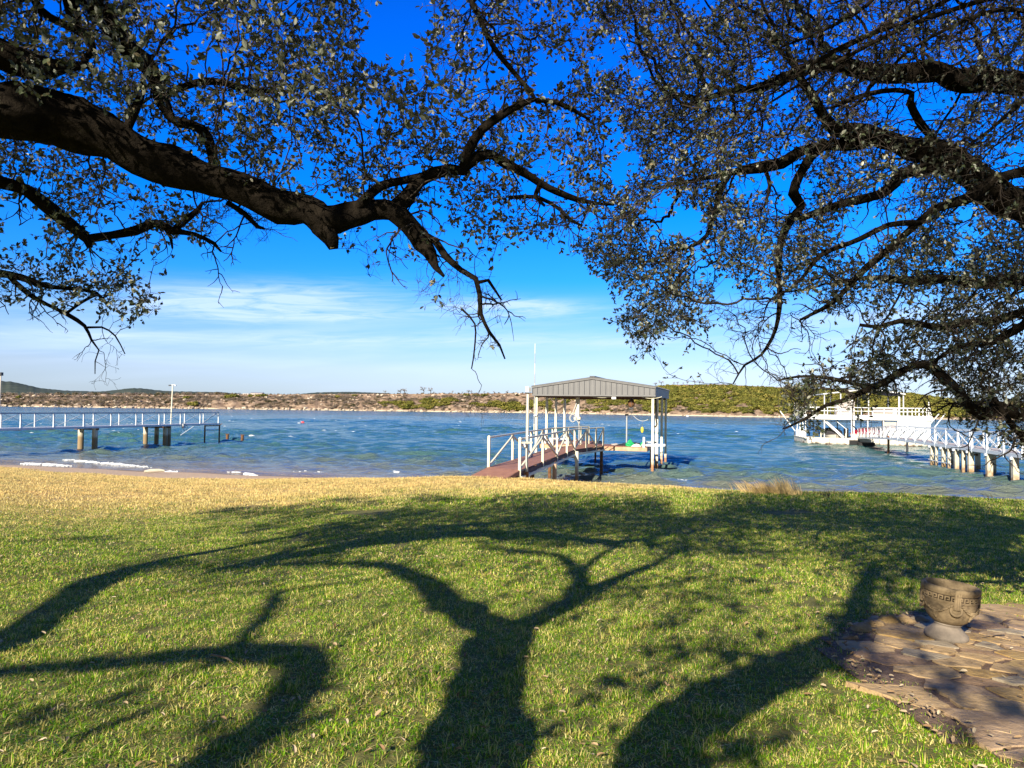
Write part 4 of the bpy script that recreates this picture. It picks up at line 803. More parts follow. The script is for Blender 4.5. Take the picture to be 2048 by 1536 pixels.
# boats moored inside
def hull(T, c, ax, Lh, Wh, Hh, mat, cover, ch, sd):
    ax = np.array(ax, float); sx_ = np.array([-ax[1], ax[0], 0]); V = []; F = []; n = 14; m = 9
    for i in range(n + 1):
        f = i / n; wv_ = Wh / 2 * (1 - max(0, (f - .55) / .45) ** 2.2) * (.9 + .1 * min(1, f * 4)) + .02; rise = .35 * max(0, f - .5) ** 2
        for j in range(m): a_ = math.pi * j / (m - 1); V.append(c + ax * (f - .5) * Lh + sx_ * wv_ * math.cos(a_) * (1 if abs(math.cos(a_)) < .9 else 1) + Z_ * (Hh * (1 - math.sin(a_) ** .6) + rise))
    for i in range(n):
        for j in range(m - 1): F.append((i * m + j, i * m + j + 1, (i + 1) * m + j + 1, (i + 1) * m + j))
    F.append(tuple(range(m)))
    T.mesh('hull', V, F, mat, True); V = []; F = []
    for i in range(n + 1):
        f = i / n; wv_ = Wh / 2 * (1 - max(0, (f - .55) / .45) ** 2.2) * 1.04 + .03; rise = .35 * max(0, f - .5) ** 2
        hh = ch * (math.sin(math.pi * min(1, f * 1.02)) ** .5) * (1 + .25 * mnoise.noise(Vector((f * 5, sd, 0))))
        for j in range(m): a_ = math.pi * j / (m - 1); V.append(c + ax * (f - .5) * Lh * 1.01 + sx_ * wv_ * math.cos(a_) + Z_ * (Hh + rise - .06 + hh * math.sin(a_) ** .7 * (1 + .1 * mnoise.noise(Vector((f * 7, j, sd))))))
    for i in range(n):
        for j in range(m - 1): F.append((i * m + j, (i + 1) * m + j, (i + 1) * m + j + 1, i * m + j + 1))
    T.mesh('cover', V, F, cover, True)
q = HP(3.6, 3.2, .55); T = Thing('moored_boat', q, 'dark covered boat with ivory hull behind the houseboat stairs', 'boat', 'boats moored in the houseboat'); hull(T, q, HV * -1, 5.0, 2.1, .62, m_boat, m_darkcover, .85, 2); T.box('outboard_motor', q + HV * -1.9 + HU * 1.2 + Z_ * .9, (.45, .5, 1.0), HU, m_black); T.bar('wake_bar', q + HU * -.9 + Z_ * 1.25, q + HU * 1.0 + Z_ * 1.35, .05, .05, m_dark)
q = HP(8.2, 3.4, .75); T = Thing('moored_boat', q, 'boat under a dark red cover in the right bay of the houseboat', 'boat', 'boats moored in the houseboat'); hull(T, q, np.array([.80, .60, 0]), 6.2, 2.3, .55, m_boat, m_red, .95, 5); T.bar('cover_strap', q + [-1.1, -1.0, .4], q + [-1.1, -1.0, 1.3], .05, .03, m_rope); T.bar('cover_strap', q + [.3, -.6, .4], q + [.3, -.6, 1.4], .05, .03, m_rope)
for i, (x, y) in enumerate(((1706.5, 842), (1688, 841))): pass
# ------------------------------------------------------------------ patio and urn
patio_px = [(2500, 1205), (2048, 1219), (1960, 1222), (1880, 1226), (1800, 1238), (1740, 1250), (1700, 1268), (1676, 1292), (1684, 1312), (1720, 1335), (1765, 1368), (1815, 1405), (1860, 1440), (1930, 1478), (1990, 1505), (2060, 1530), (2300, 1640), (2900, 1640), (2900, 1205)]
def on_lawn(px, py):
    z = 2.0
    for _ in range(4): p = atz(px, py, z); z = float(ground_z(p[0], p[1]))
    return p
pat = [tuple(on_lawn(x, y)[:2]) for x, y in patio_px]
def pz(x, y): return float(ground_z(x, y))
PX_, PY_ = [p[0] for p in pat], [p[1] for p in pat]
r = random.Random(21); seeds = []; tries = 0
ca, sa_ = math.cos(.5), math.sin(.5)
def warp(x, y): return (x * ca - y * sa_) * .88, (x * sa_ + y * ca) * 1.30
x0, x1, y0, y1 = min(PX_) - .8, 8.2, 2.2, 8.2
while tries < 9000:
    tries += 1; x, y = r.uniform(x0, x1), r.uniform(y0, y1); a_, b_ = warp(x, y); mind = .17 + .30 * (mnoise.noise(Vector((x * 1.3, y * 1.3, 5))) + .4)
    if all((a_ - c) ** 2 + (b_ - d) ** 2 > mind ** 2 for (_, _, c, d) in seeds): seeds.append((x, y, a_, b_))
S2 = np.array([(s[2], s[3]) for s in seeds]); sxy = np.array([(s[0], s[1]) for s in seeds]); inside = (inpoly(sxy[:, 0] - .02, sxy[:, 1], pat) & inpoly(sxy[:, 0], sxy[:, 1] + .03, pat)) & (np.array([s[0] for s in seeds]) < 7.6)
def clip(poly, nx_, ny_, c):
    out_ = []
    for i in range(len(poly)):
        p, q = poly[i], poly[(i + 1) % len(poly)]; dp, dq = nx_ * p[0] + ny_ * p[1] - c, nx_ * q[0] + ny_ * q[1] - c
        if dp <= 0: out_.append(p)
        if dp * dq < 0: t_ = dp / (dp - dq); out_.append((p[0] + (q[0] - p[0]) * t_, p[1] + (q[1] - p[1]) * t_))
    return out_
def unwarp(a_, b_): a_, b_ = a_ / .88, b_ / 1.30; return (a_ * ca + b_ * sa_, -a_ * sa_ + b_ * ca)
mats_stone = []
for nm, c0, c1 in [(a_, (.98 * b_[0], .92 * b_[1], .78 * b_[2]), (1.12 * c_[0], 1.04 * c_[1], .90 * c_[2])) for a_, b_, c_ in (('tan_flagstone', (.34, .25, .15), (.46, .35, .22)), ('grey_flagstone', (.25, .22, .18), (.36, .32, .26)), ('pink_flagstone', (.33, .24, .17), (.43, .33, .24)), ('ochre_flagstone', (.30, .20, .085), (.38, .29, .15)), ('brown_flagstone', (.22, .15, .10), (.33, .24, .17)))]:
    mats_stone.append(material(nm, c0, .8, .2, var=c1, vscale=6, bump=1.0, bscale=14, detail=9, extra=streaks((.14, .095, .055), .54, .70, 5.5)))
m_mortar = material('red_brown_grit', (.13, .085, .065), .95, .1, var=(.27, .19, .14), vscale=20, bump=.8, bscale=60)
cen = np.array([(x, y) for x, y in pat]); 
k = 26; mv = []; 
patio = None
gxs = np.arange(min(PX_) - .1, 8.4, .16); gys = np.arange(2.4, 8.0, .16); MX, MY = np.meshgrid(gxs, gys); ins = inpoly(MX, MY, pat)
V = []; F = []; idx = {}
def vid(i, j):
    if (i, j) not in idx: idx[(i, j)] = len(V); x, y = gxs[j], gys[i]; V.append((x, y, pz(x, y) + .012 + .012 * mnoise.noise(Vector((x * 5, y * 5, 0)))))
    return idx[(i, j)]
for i in range(len(gys) - 1):
    for j in range(len(gxs) - 1):
        if ins[i, j] or ins[i + 1, j] or ins[i, j + 1] or ins[i + 1, j + 1]: F.append((vid(i, j), vid(i, j + 1), vid(i + 1, j + 1), vid(i + 1, j)))
patio = link('patio', mesh_data('patio', V, F, m_mortar, True)); prop(patio, kind='structure', label='round edged flagstone patio set in reddish grit beside the lawn')
for i, s in enumerate(seeds):
    if not inside[i]: continue
    poly = [(S2[i][0] + .9 * math.cos(a_), S2[i][1] + .9 * math.sin(a_)) for a_ in np.linspace(0, 6.283, 18, endpoint=False)]
    for j in np.argsort(((S2 - S2[i]) ** 2).sum(1))[1:22]:
        d_ = S2[j] - S2[i]; l = np.linalg.norm(d_); n_ = d_ / l; poly = clip(poly, n_[0], n_[1], n_ @ S2[i] + l / 2 - (.005 + .010 * r.random()))
        if not poly: break
    if len(poly) < 3: continue
    pts = []; m_ = len(poly)
    for q in range(m_):
        a_, b_ = poly[q], poly[(q + 1) % m_]; d_ = math.hypot(b_[0] - a_[0], b_[1] - a_[1]); nn = max(1, int(d_ / .07))
        for w_ in range(nn):
            f = w_ / nn; pts.append((a_[0] + (b_[0] - a_[0]) * f, a_[1] + (b_[1] - a_[1]) * f))
    c_ = np.mean(pts, axis=0); pts = [(c_[0] + (x - c_[0]) * (1 - .13 * abs(mnoise.noise(Vector((x * 7, y * 7, i * .7)))) * 2.2), c_[1] + (y - c_[1]) * (1 - .13 * abs(mnoise.noise(Vector((x * 7, y * 7, i * .7)))) * 2.2)) for x, y in pts]
    P0 = [unwarp(*p) for p in pts]; cc = unwarp(*c_); hh = .016 + .014 * r.random(); tx, ty = r.gauss(0, .012), r.gauss(0, .012); n = len(P0); V = []; F = []
    for (f, z_) in ((1.0, -.02), (1.0, hh - .003), (.99, hh), (.6, hh + .001), (0.25, hh + .001)):
        for (x, y) in P0:
            x_, y_ = cc[0] + (x - cc[0]) * f, cc[1] + (y - cc[1]) * f; V.append((x_, y_, pz(cc[0], cc[1]) + z_ + tx * (x_ - cc[0]) + ty * (y_ - cc[1]) + (.0035 * mnoise.noise(Vector((x_ * 8, y_ * 8, i))) if z_ > 0 else 0)))
    V.append((cc[0], cc[1], pz(*cc) + hh + .002))
    for k in range(4):
        for j in range(n): F.append((k * n + j, k * n + (j + 1) % n, (k + 1) * n + (j + 1) % n, (k + 1) * n + j))
    F += [(4 * n + j, 4 * n + (j + 1) % n, 5 * n) for j in range(n)]
    o = link('flagstone', mesh_data('flagstone', V, F, r.choice(mats_stone + mats_stone[:2] + mats_stone[:1]), False), patio)
# boulders edging
for (x, y, sx_, sy_, sz_, mi) in ((1722, 1262, .13, .09, .10, 1), (1745, 1255, .16, .10, .11, 0), (1775, 1250, .15, .09, .10, 3), (1808, 1246, .17, .09, .09, 0), (1700, 1280, .10, .08, .08, 4), (1840, 1243, .15, .08, .07, 1)):
    p = on_lawn(x, y); V, F = ellip((p[0], p[1], p[2]), (sx_ * .72, sy_ * .75, sz_ * .62), 16, 10); V = [tuple(np.array(v) + np.array([1, 1, .8]) * (.035 * mnoise.noise(Vector(v) * 9) + .012 * mnoise.noise(Vector(v) * 30))) for v in V]
    link('edging_stone', mesh_data('edging_stone', V, F, mats_stone[mi], False), patio)
m_urn = material('aged_cast_stone', (.15, .112, .070), .85, .2, var=(.36, .27, .155), vscale=7, bump=.35, bscale=45, extra=streaks((.060, .044, .032), .54, .74, 9))
m_urnfoot = material('pale_cast_stone_foot', (.17, .145, .12), .85, .2, var=(.29, .24, .19), vscale=9, bump=.3, bscale=45)
ub = on_lawn(1893, 1280); ub[2] += .045; US = 1.0
T = Thing('garden_urn', ub, 'weathered cast stone urn with a Greek key band and grape garlands on the patio', 'urn')
def lathe(prof, n, fn=None):
    V = []; F = []
    for (rr_, z_) in prof:
        for j in range(n): a_ = 6.28318 * j / n; V.append((rr_ * math.cos(a_), rr_ * math.sin(a_), z_))
    for i in range(len(prof) - 1):
        for j in range(n): F.append((i * n + j, i * n + (j + 1) % n, (i + 1) * n + (j + 1) % n, (i + 1) * n + j))
    return V, F
tiltm = Matrix.Scale(.95, 4) @ Matrix.Rotation(R2(4.5), 4, 'Y') @ Matrix.Rotation(R2(2.0), 4, 'X')
def urn_part(name, V, F, mat, smooth=True, parent=None):
    V = [tuple(tiltm @ Vector(v)) for v in V]; return link(name, mesh_data(name, V, F, mat, smooth), parent or T.e)
body = [(.095, .105), (.12, .115), (.145, .135), (.168, .165), (.186, .20), (.197, .235), (.204, .27), (.207, .295), (.2075, .305), (.213, .308), (.213, .314), (.2085, .318), (.2085, .372), (.213, .376), (.214, .385), (.222, .395), (.222, .415), (.214, .428), (.200, .431), (.186, .424), (.182, .40), (.178, .32), (.165, .24), (.13, .19), (.0, .17)]
bd = urn_part('bowl', *lathe(body, 72), m_urn)
urn_part('foot', *lathe([(.0, -.03), (.165, -.03), (.168, .0), (.165, .012), (.150, .030), (.125, .052), (.105, .072), (.098, .085), (.104, .095), (.110, .100), (.106, .108), (.09, .112), (0, .112)], 64), m_urnfoot)
def cyl_box(mb, a0, a1, z0, z1, r0, r1, seg=3):
    V = []; 
    for k in range(seg + 1):
        a_ = a0 + (a1 - a0) * k / seg
        for (rr_, zz_) in ((r0, z0), (r1, z0), (r1, z1), (r0, z1)): V.append((rr_ * math.cos(a_), rr_ * math.sin(a_), zz_))
    F = [(0, 1, 2, 3), (4 * seg + 3, 4 * seg + 2, 4 * seg + 1, 4 * seg)]
    for k in range(seg):
        for j in range(4): F.append((4 * k + j, 4 * k + 4 + j, 4 * k + 4 + (j + 1) % 4, 4 * k + (j + 1) % 4))
    mb.add(V, F)
key = MB(); na_k = 28; ro_ = .219; wz = .009; base_a = R2(-106)
for i in range(na_k):
    a0 = base_a + 6.28318 * i / na_k; da = 6.28318 / na_k; 
    if i % 7 in (0,): pass
    def kb(f0, f1, z0, z1): cyl_box(key, a0 + f0 * da, a0 + f1 * da, z0, z1, .205, ro_, 2)
    kb(.0, .18, .325, .366); kb(.18, .80, .357, .366); kb(.64, .80, .335, .357); kb(.36, .64, .335, .343); kb(.0, 1.0, .318, .3255)
urn_part('greek_key_band', key.V(), key.f, m_urn, False)
m_shade_soil = material('recess_shade_and_soil', (.035, .026, .018), .9, .1, var=(.07, .05, .035), vscale=15)  # dark tone: recess shade painted behind the key for contrast; also the soil
urn_part('band_recess_shade', *lathe([(.2080, .3185), (.2092, .3195), (.2092, .371), (.2080, .372)], 72), m_shade_soil)
urn_part('soil', *lathe([(.0, .30), (.172, .30), (.0, .31)], 40), m_shade_soil)
rope = MB()
for s in range(4):
    a0 = base_a + s * math.pi / 2; mb = MB(); dA = .115
    cyl_box(mb, a0 - dA, a0 + dA, .262, .405, .204, .222, 4)
    for q in (-.075, 0, .075): cyl_box(mb, a0 + q - .018, a0 + q + .018, .268, .40, .222, .228, 2)
    urn_part('strap', mb.V(), mb.f, m_urn, False)
    c_ = np.array([math.cos(a0), math.sin(a0), 0]); tt = np.array([-math.sin(a0), math.cos(a0), 0]); rg_ = [c_ * (.212 - .010 * (1 - math.cos(a_))) + tt * .042 * math.sin(a_) + Z_ * (.255 - .040 * math.cos(a_) * 1) for a_ in np.linspace(0, 6.283, 25)]
    V, F = tube(rg_, .011, 8); urn_part('ring', V, F, m_urn)
    g = MB(); am = a0 + math.pi / 4; rr_ = random.Random(s)
    def surf(a_, z_, o_=0): q = np.interp(z_, [.105, .135, .165, .2, .235, .27, .3], [.09, .145, .168, .186, .197, .204, .207]) + o_; return np.array([q * math.cos(a_), q * math.sin(a_), z_])
    for row, (zz_, nn) in enumerate(((.238, 5), (.226, 4), (.214, 4), (.202, 3), (.190, 3), (.178, 2), (.167, 1))):
        for q in range(nn): V, F = ellip(surf(am + (q - (nn - 1) / 2) * .062 + rr_.uniform(-.01, .01), zz_, .004), (.0085, .0085, .0085), 7, 5); g.add(V, F)
    urn_part('grape_cluster', g.V(), g.f, m_urn)
    g = MB()
    for sd in (-1, 1):
        for q in range(8):
            f = q / 7; a_ = am + sd * (math.pi / 4 - .13) * (1 - f * .9); z_ = .296 - .045 * math.sin(f * math.pi / 2) ** 1.0 - .004 * q
            p0 = surf(a_, z_, .004); p1 = surf(a_ - sd * .10, z_ - .018 + rr_.uniform(-.006, .01), .013); V, F = tube([p0, (p0 + p1) / 2 + [0, 0, .003], p1], [.004, .012, .002], 6); g.add(V, F)
            if q % 2 == 0: p2 = surf(a_ - sd * .03, z_ + .014, .012); V, F = tube([p0, (p0 + p2) / 2, p2], [.004, .009, .002], 5); g.add(V, F)
    urn_part('leaf_garland', g.V(), g.f, m_urn)
pass
# ------------------------------------------------------------------ lawn grass
def grass_mat(name, near=True):
    m = bpy.data.materials.new(name); m.use_nodes = True; t = m.node_tree; b = t.nodes['Principled BSDF']; b.inputs['Roughness'].default_value = .55; b.inputs['Specular IOR Level'].default_value = .25
    g = N(t, 'ShaderNodeNewGeometry'); sx = N(t, 'ShaderNodeSeparateXYZ'); L(t, g.outputs['Position'], sx.inputs[0])
    n0 = N(t, 'ShaderNodeTexNoise', i_Scale=.55, i_Detail=4.0); L(t, g.outputs['Position'], n0.inputs['Vector'])
    n1 = N(t, 'ShaderNodeTexNoise', i_Scale=3.2, i_Detail=4.0, i_Roughness=.6); L(t, g.outputs['Position'], n1.inputs['Vector'])
    # distance at which the dormant straw coloured grass takes over, nearer on the left
    ax = math_(t, 'DIVIDE', sx.outputs[0], math_(t, 'MAXIMUM', sx.outputs[1], 6.0))
    d0 = N(t, 'ShaderNodeMapRange'); L(t, ax, d0.inputs[0]); d0.inputs[1].default_value = -.7; d0.inputs[2].default_value = .7; d0.inputs[3].default_value = 10.5; d0.inputs[4].default_value = 23.5
    wn = N(t, 'ShaderNodeMapRange'); L(t, ax, wn.inputs[0]); wn.inputs[1].default_value = -.7; wn.inputs[2].default_value = .2; wn.inputs[3].default_value = 8.5; wn.inputs[4].default_value = 5.0
    dist = math_(t, 'DIVIDE', math_(t, 'SUBTRACT', math_(t, 'ADD', sx.outputs[1], math_(t, 'MULTIPLY', math_(t, 'SUBTRACT', n0.outputs[0], .5), 7.0)), d0.outputs[0]), wn.outputs[0], clamp=True)
    rnd_ = g.outputs['Random Per Island']; n1s = ramp(t, n1.outputs[0], [(.30, (0, 0, 0)), (.72, (1, 1, 1))])
    thr = math_(t, 'ADD', math_(t, 'ADD', math_(t, 'MULTIPLY', n1s, .36), .24), math_(t, 'MULTIPLY', dist, .95))
    straw = math_(t, 'LESS_THAN', rnd_, thr); r2 = N(t, 'ShaderNodeTexWhiteNoise', noise_dimensions='1D'); L(t, rnd_, r2.inputs['W'])
    gcol = ramp(t, r2.outputs['Value'], [(0, (.055, .19, .004)), (.5, (.165, .34, .006)), (1, (.33, .50, .018))])
    scol = ramp(t, r2.outputs['Value'], [(0, (.38, .30, .06)), (.5, (.66, .56, .17)), (1, (.85, .76, .36))])
    drier = mix(t, dist, scol, (.82, .61, .29)); drier = mix(t, .35, drier, scol)
    c = mix(t, straw, gcol, drier); n9 = N(t, 'ShaderNodeTexNoise', i_Scale=1.7, i_Detail=5.0, i_Roughness=.7); L(t, g.outputs['Position'], n9.inputs['Vector'])
    c = mix(t, 1.0, c, ramp(t, n9.outputs[0], [(.32, (.62, .70, .60)), (.66, (1.22, 1.16, 1.1))]), 'MULTIPLY'); L(t, c, b.inputs['Base Color'])
    tr = N(t, 'ShaderNodeBsdfTranslucent'); L(t, c, tr.inputs[0]); ms = N(t, 'ShaderNodeMixShader', i_0=.28); L(t, b.outputs[0], ms.inputs[1]); L(t, tr.outputs[0], ms.inputs[2]); L(t, ms.outputs[0], t.nodes['Material Output'].inputs[0]); return m
m_grass = grass_mat('lawn_grass_blades')
def grass_patch(nm, size, nblade, hmin, hmax, wmin, wmax, seg, sd):
    g_ = np.random.default_rng(sd); n = nblade; x = g_.uniform(-size / 2, size / 2, n); y = g_.uniform(-size / 2, size / 2, n)
    a_ = g_.uniform(0, 2 * np.pi, n); h_ = g_.uniform(hmin, hmax, n) * .88 * (1 + .9 * (g_.random(n) ** 6)); lean = np.abs(g_.normal(1.15, .75, n)); w_ = g_.uniform(wmin, wmax, n)
    dx, dy = np.cos(a_), np.sin(a_); fa = a_ + np.pi / 2 + g_.normal(0, .5, n); sx_, sy_ = np.cos(fa), np.sin(fa); rows = []
    for k in range(seg + 1):
        f = k / seg; out_ = h_ * lean * f ** 1.6; z_ = h_ * (f - .42 * np.minimum(lean, 2.0) * f * f) * .9 ; ww = w_ * (1 - f) ** .7 if k < seg else w_ * .05
        cx, cy = x + dx * out_, y + dy * out_; rows.append((np.stack([cx - sx_ * ww, cy - sy_ * ww, z_ - .004], 1), np.stack([cx + sx_ * ww, cy + sy_ * ww, z_ - .004], 1)))
    V = np.stack([v for r_2 in rows for v in r_2], 1).reshape(-1, 3); per = 2 * (seg + 1); base_ = np.arange(n)[:, None] * per
    F = np.concatenate([np.stack([base_[:, 0] + 2 * k, base_[:, 0] + 2 * k + 1, base_[:, 0] + 2 * k + 3, base_[:, 0] + 2 * k + 2], 1) for k in range(seg)])
    return mesh_data(nm, V, F, m_grass)
worn = [(*on_lawn(1575, 1026)[:2], .75, .5), (*on_lawn(1628, 1200)[:2], .28, .3), (*on_lawn(745, 1022)[:2], .7, .5), (*on_lawn(560, 1070)[:2], .4, .3), (*on_lawn(735, 1530)[:2], .2, .12)]
def lay(name, size, step, y0, y1, variants, label, sc=(.9, 1.25), side=2.5):
    pts = []; y = y0
    while y < y1:
        xm = .74 * y + side; x = -xm
        while x < xm:
            qx, qy = x + rnd.uniform(-.5, .5) * step * .6, y + rnd.uniform(-.5, .5) * step * .6; pts.append((qx, qy)); x += step
        y += step
    P = np.array(pts); z = ground_z(P[:, 0], P[:, 1]); keep = (z > ip(px_of(P[:, 0], P[:, 1]), [0, 120, 600, 800], [.6, .80, .80, .5]) + .07 * np.sin(P[:, 0] * 1.7) * np.cos(P[:, 1] * 2.3))
    for wx, wy, wr, wq in worn: keep &= ~((((P[:, 0] - wx) / wr) ** 2 + ((P[:, 1] - wy) / wq) ** 2 < rng.uniform(.3, 1.3, len(P))) & (rng.random(len(P)) < .9))
    ip_ = inpoly(P[:, 0], P[:, 1], pat); near_edge = np.zeros(len(P), bool)
    for dx_, dy_ in ((.16, 0), (-.16, 0), (0, .16), (0, -.16)): near_edge |= ~inpoly(P[:, 0] + dx_, P[:, 1] + dy_, pat)
    keep &= ~(ip_ & ~(near_edge & (rng.random(len(P)) < .9)))
    P, z = P[keep], z[keep]; gxn = (ground_z(P[:, 0] + .3, P[:, 1]) - z) / .3; gyn = (ground_z(P[:, 0], P[:, 1] + .3) - z) / .3
    return scatter(name, variants, np.column_stack([P, z]), np.zeros(len(P)), rng.uniform(*sc, len(P)), rng.integers(0, len(variants), len(P)), np.column_stack([gyn, -gxn]), label=label)
vn = [grass_patch('near_turf', .34, 760, .014, .038, .0020, .0042, 3, i) for i in range(8)]
vm = [grass_patch('middle_turf', .60, 950, .018, .044, .0035, .007, 2, 30 + i) for i in range(8)]
vf = [grass_patch('far_turf', 1.1, 1100, .025, .075, .007, .013, 1, 60 + i) for i in range(8)]
lay('near_lawn_grass', .34, .30, 2.2, 8.0, vn, 'short mixed green and straw lawn grass nearest the camera')
lay('middle_lawn_grass', .60, .50, 8.0, 16.0, vm, 'lawn grass in the middle of the slope')
lay('far_lawn_grass', 1.1, .85, 16.0, 44.0, vf, 'dry straw coloured grass towards the beach', side=4)
# longer tufts standing out of the turf
def tuft(nm, n, h0, h1, w, spread, sd, mat, droop=.5):
    r = random.Random(sd); V = []; F = []
    for i in range(n):
        a_ = r.uniform(0, 6.28); rr_ = r.random() ** .6 * spread; bx, by = math.cos(a_) * rr_, math.sin(a_) * rr_; le = r.uniform(.05, droop); h_ = r.uniform(h0, h1); d_ = (math.cos(a_ + r.gauss(0, .7)) * le, math.sin(a_ + r.gauss(0, .7)) * le); sa1 = a_ + r.uniform(-1, 1) + 1.57; wx, wy = math.cos(sa1) * w, math.sin(sa1) * w; k = len(V)
        for f in (0, .35, .7, 1):
            q = (bx + d_[0] * h_ * f ** 1.7, by + d_[1] * h_ * f ** 1.7, h_ * (f - .25 * le * f * f)); s_ = (1 - f) ** .6 + .04; V += [(q[0] - wx * s_, q[1] - wy * s_, q[2]), (q[0] + wx * s_, q[1] + wy * s_, q[2])]
        for j in range(3): F.append((k + 2 * j, k + 2 * j + 1, k + 2 * j + 3, k + 2 * j + 2))
    return mesh_data(nm, V, F, mat)
tv = [tuft('turf_tuft', 12, .03, .062, .0026, .035, i, m_grass, .9) for i in range(6)]
P = []
while len(P) < 4200:
    y = 2.6 + 11 * rnd.random() ** .8; x = rnd.uniform(-1, 1) * (.74 * y + 1)
    if mnoise.noise(Vector((x * 1.1, y * 1.1, 3))) > -.12 and not inpoly([x], [y], pat)[0]: P.append((x, y, pz(x, y)))
scatter('longer_grass_tufts', tv, np.array(P), rng.uniform(0, 6.28, len(P)), rng.uniform(.6, 1.15, len(P)), rng.integers(0, 6, len(P)), label='scattered longer green grass tufts')
m_reed = leafy('dry_reed_straw', (.60, .42, .17), (.72, .54, .25), (.80, .64, .34))
def reeds(x, y0, n, h0, h1, lean, label, mat=m_reed, sp=.5, sd=1):
    r = random.Random(sd); c_ = on_lawn(x, y0); V = []; F = []
    for i in range(n):
        bx, by = c_[0] + r.gauss(0, sp), c_[1] + r.gauss(0, .3); bz = pz(bx, by) - .05; h_ = r.uniform(h0, h1); lx = lean * h_ * r.uniform(.3, 1.3) + r.gauss(0, .04); k = len(V)
        for f in (0, .3, .6, .85, 1): q = (bx + lx * f ** 1.6, by + .1 * lx * f, bz + h_ * (f - .12 * f * f)); s_ = .0095 * (1.1 - f); V += [(q[0] - s_, q[1], q[2]), (q[0] + s_, q[1] + .003, q[2])]
        for j in range(4): F.append((k + 2 * j, k + 2 * j + 1, k + 2 * j + 3, k + 2 * j + 2))
    prop(link('dry_grass_clump', mesh_data('dry_grass_clump', V, F, mat)), label, 'grass clump')
reeds(1528, 985, 330, .2, .50, -.75, 'left part of the tall straw coloured grass clump at the water edge', sp=.30, sd=1)
reeds(1572, 987, 210, .25, .66, -.42, 'tallest straw coloured grass clump at the water edge', sp=.16, sd=2)
reeds(1650, 992, 14, .15, .42, .3, 'thin dark weed stalks right of the straw grass clump', m_twig, .2, 3)
reeds(2000, 1003, 16, .15, .36, -.35, 'thin dark stalks at the lawn edge far right', m_twig, .28, 4)
# fallen leaves and a stick
m_dead = leafy('fallen_oak_leaf', (.20, .12, .06), (.34, .24, .14), (.50, .42, .30))
def dead_leaf(sd):
    r = random.Random(sd); n = 7; V = [(0, 0, .004)]; 
    for j in range(n): a_ = 6.283 * j / n; V.append((math.cos(a_) * .026, math.sin(a_) * .012, .010 * abs(math.sin(a_)) + r.uniform(0, .007)))
    return mesh_data('fallen_leaf', V, [(0, 1 + j, 1 + (j + 1) % n) for j in range(n)], m_dead)
P = []; 
for i in range(1500):
    y = 2.8 + 14 * rnd.random() ** 1.3; x = rnd.uniform(-1, 1) * (.74 * y + .5); on = inpoly([x], [y], pat)[0]
    if on and rnd.random() < .5: continue
    P.append((x, y, pz(x, y) + (.045 if on else rnd.uniform(.015, .04))))
for i in range(130):
    q = rnd.randrange(4, 14); f = rnd.random(); x = pat[q][0] + (pat[q + 1][0] - pat[q][0]) * f + rnd.gauss(0, .07); y = pat[q][1] + (pat[q + 1][1] - pat[q][1]) * f + rnd.gauss(0, .07); P.append((x, y, pz(x, y) + .045))
scatter('fallen_leaf_litter', [dead_leaf(i) for i in range(5)], np.array(P), rng.uniform(0, 6.28, len(P)), rng.uniform(.45, 1.0, len(P)), rng.integers(0, 5, len(P)), rng.normal(0, .3, (len(P), 2)), label='brown oak leaves scattered on the grass and patio')
a_, b_, c_, d_ = on_lawn(422, 1322), on_lawn(440, 1326), on_lawn(455, 1330), on_lawn(466, 1338)
V, F = tube([x + Z_ * .045 for x in (a_, b_, c_, d_)], [.005, .008, .007, .004], 7, .2, 20); prop(link('fallen_stick', mesh_data('fallen_stick', V, F, m_stick, True)), 'short pale fallen stick lying in the left lawn shadow', 'stick')
a_, b_, c_ = on_lawn(1968, 1285), on_lawn(1995, 1281), on_lawn(2012, 1280)
V, F = tube([x + Z_ * .055 for x in (a_, b_, c_)], [.003, .005, .007], 7, .2, 20); prop(link('fallen_stick', mesh_data('fallen_stick', V, F, m_stick, True)), 'thin dark twig lying on the flagstones right of the urn', 'stick')
# ------------------------------------------------------------------ live oaks
def oak_leaf_mat():
    m = bpy.data.materials.new('live_oak_leaf'); m.use_nodes = True; t = m.node_tree; b = t.nodes['Principled BSDF']; b.inputs['Roughness'].default_value = .38; b.inputs['Specular IOR Level'].default_value = .35
    g = N(t, 'ShaderNodeNewGeometry'); r = g.outputs['Random Per Island']
    top = ramp(t, r, [(0, (.024, .036, .018)), (.5, (.052, .068, .032)), (.88, (.100, .110, .062)), (.96, (.18, .15, .08)), (1, (.26, .21, .12))]); under = ramp(t, r, [(0, (.13, .145, .115)), (.6, (.22, .235, .185)), (1, (.38, .37, .30))])
    c = mix(t, g.outputs['Backfacing'], top, under); L(t, c, b.inputs['Base Color'])
    tr = N(t, 'ShaderNodeBsdfTranslucent'); L(t, mix(t, .5, c, (.10, .14, .03)), tr.inputs[0]); ms = N(t, 'ShaderNodeMixShader', i_0=.16); L(t, b.outputs[0], ms.inputs[1]); L(t, tr.outputs[0], ms.inputs[2]); L(t, ms.outputs[0], t.nodes['Material Output'].inputs[0]); return m
m_leaf = oak_leaf_mat()
LT = np.array([(0, 0, 0), (-.22, .28, .05), (-.25, .62, .04), (0, 1, -.06), (.25, .62, .04), (.22, .28, .05)])
LF = [(0, 5, 4, 3), (0, 3, 2, 1)]
def leaf_xf(P, D, g_, lmin, lmax):
    n = len(P); D = D + g_.normal(0, .65, (n, 3)); D /= np.linalg.norm(D, axis=1)[:, None]; U = g_.normal(0, .8, (n, 3)) + [0, 0, .9]; X_ = np.cross(D, U); X_ /= np.maximum(np.linalg.norm(X_, axis=1), 1e-6)[:, None]; Nn = np.cross(X_, D); s = g_.uniform(lmin, lmax, n); return X_, D, Nn, s
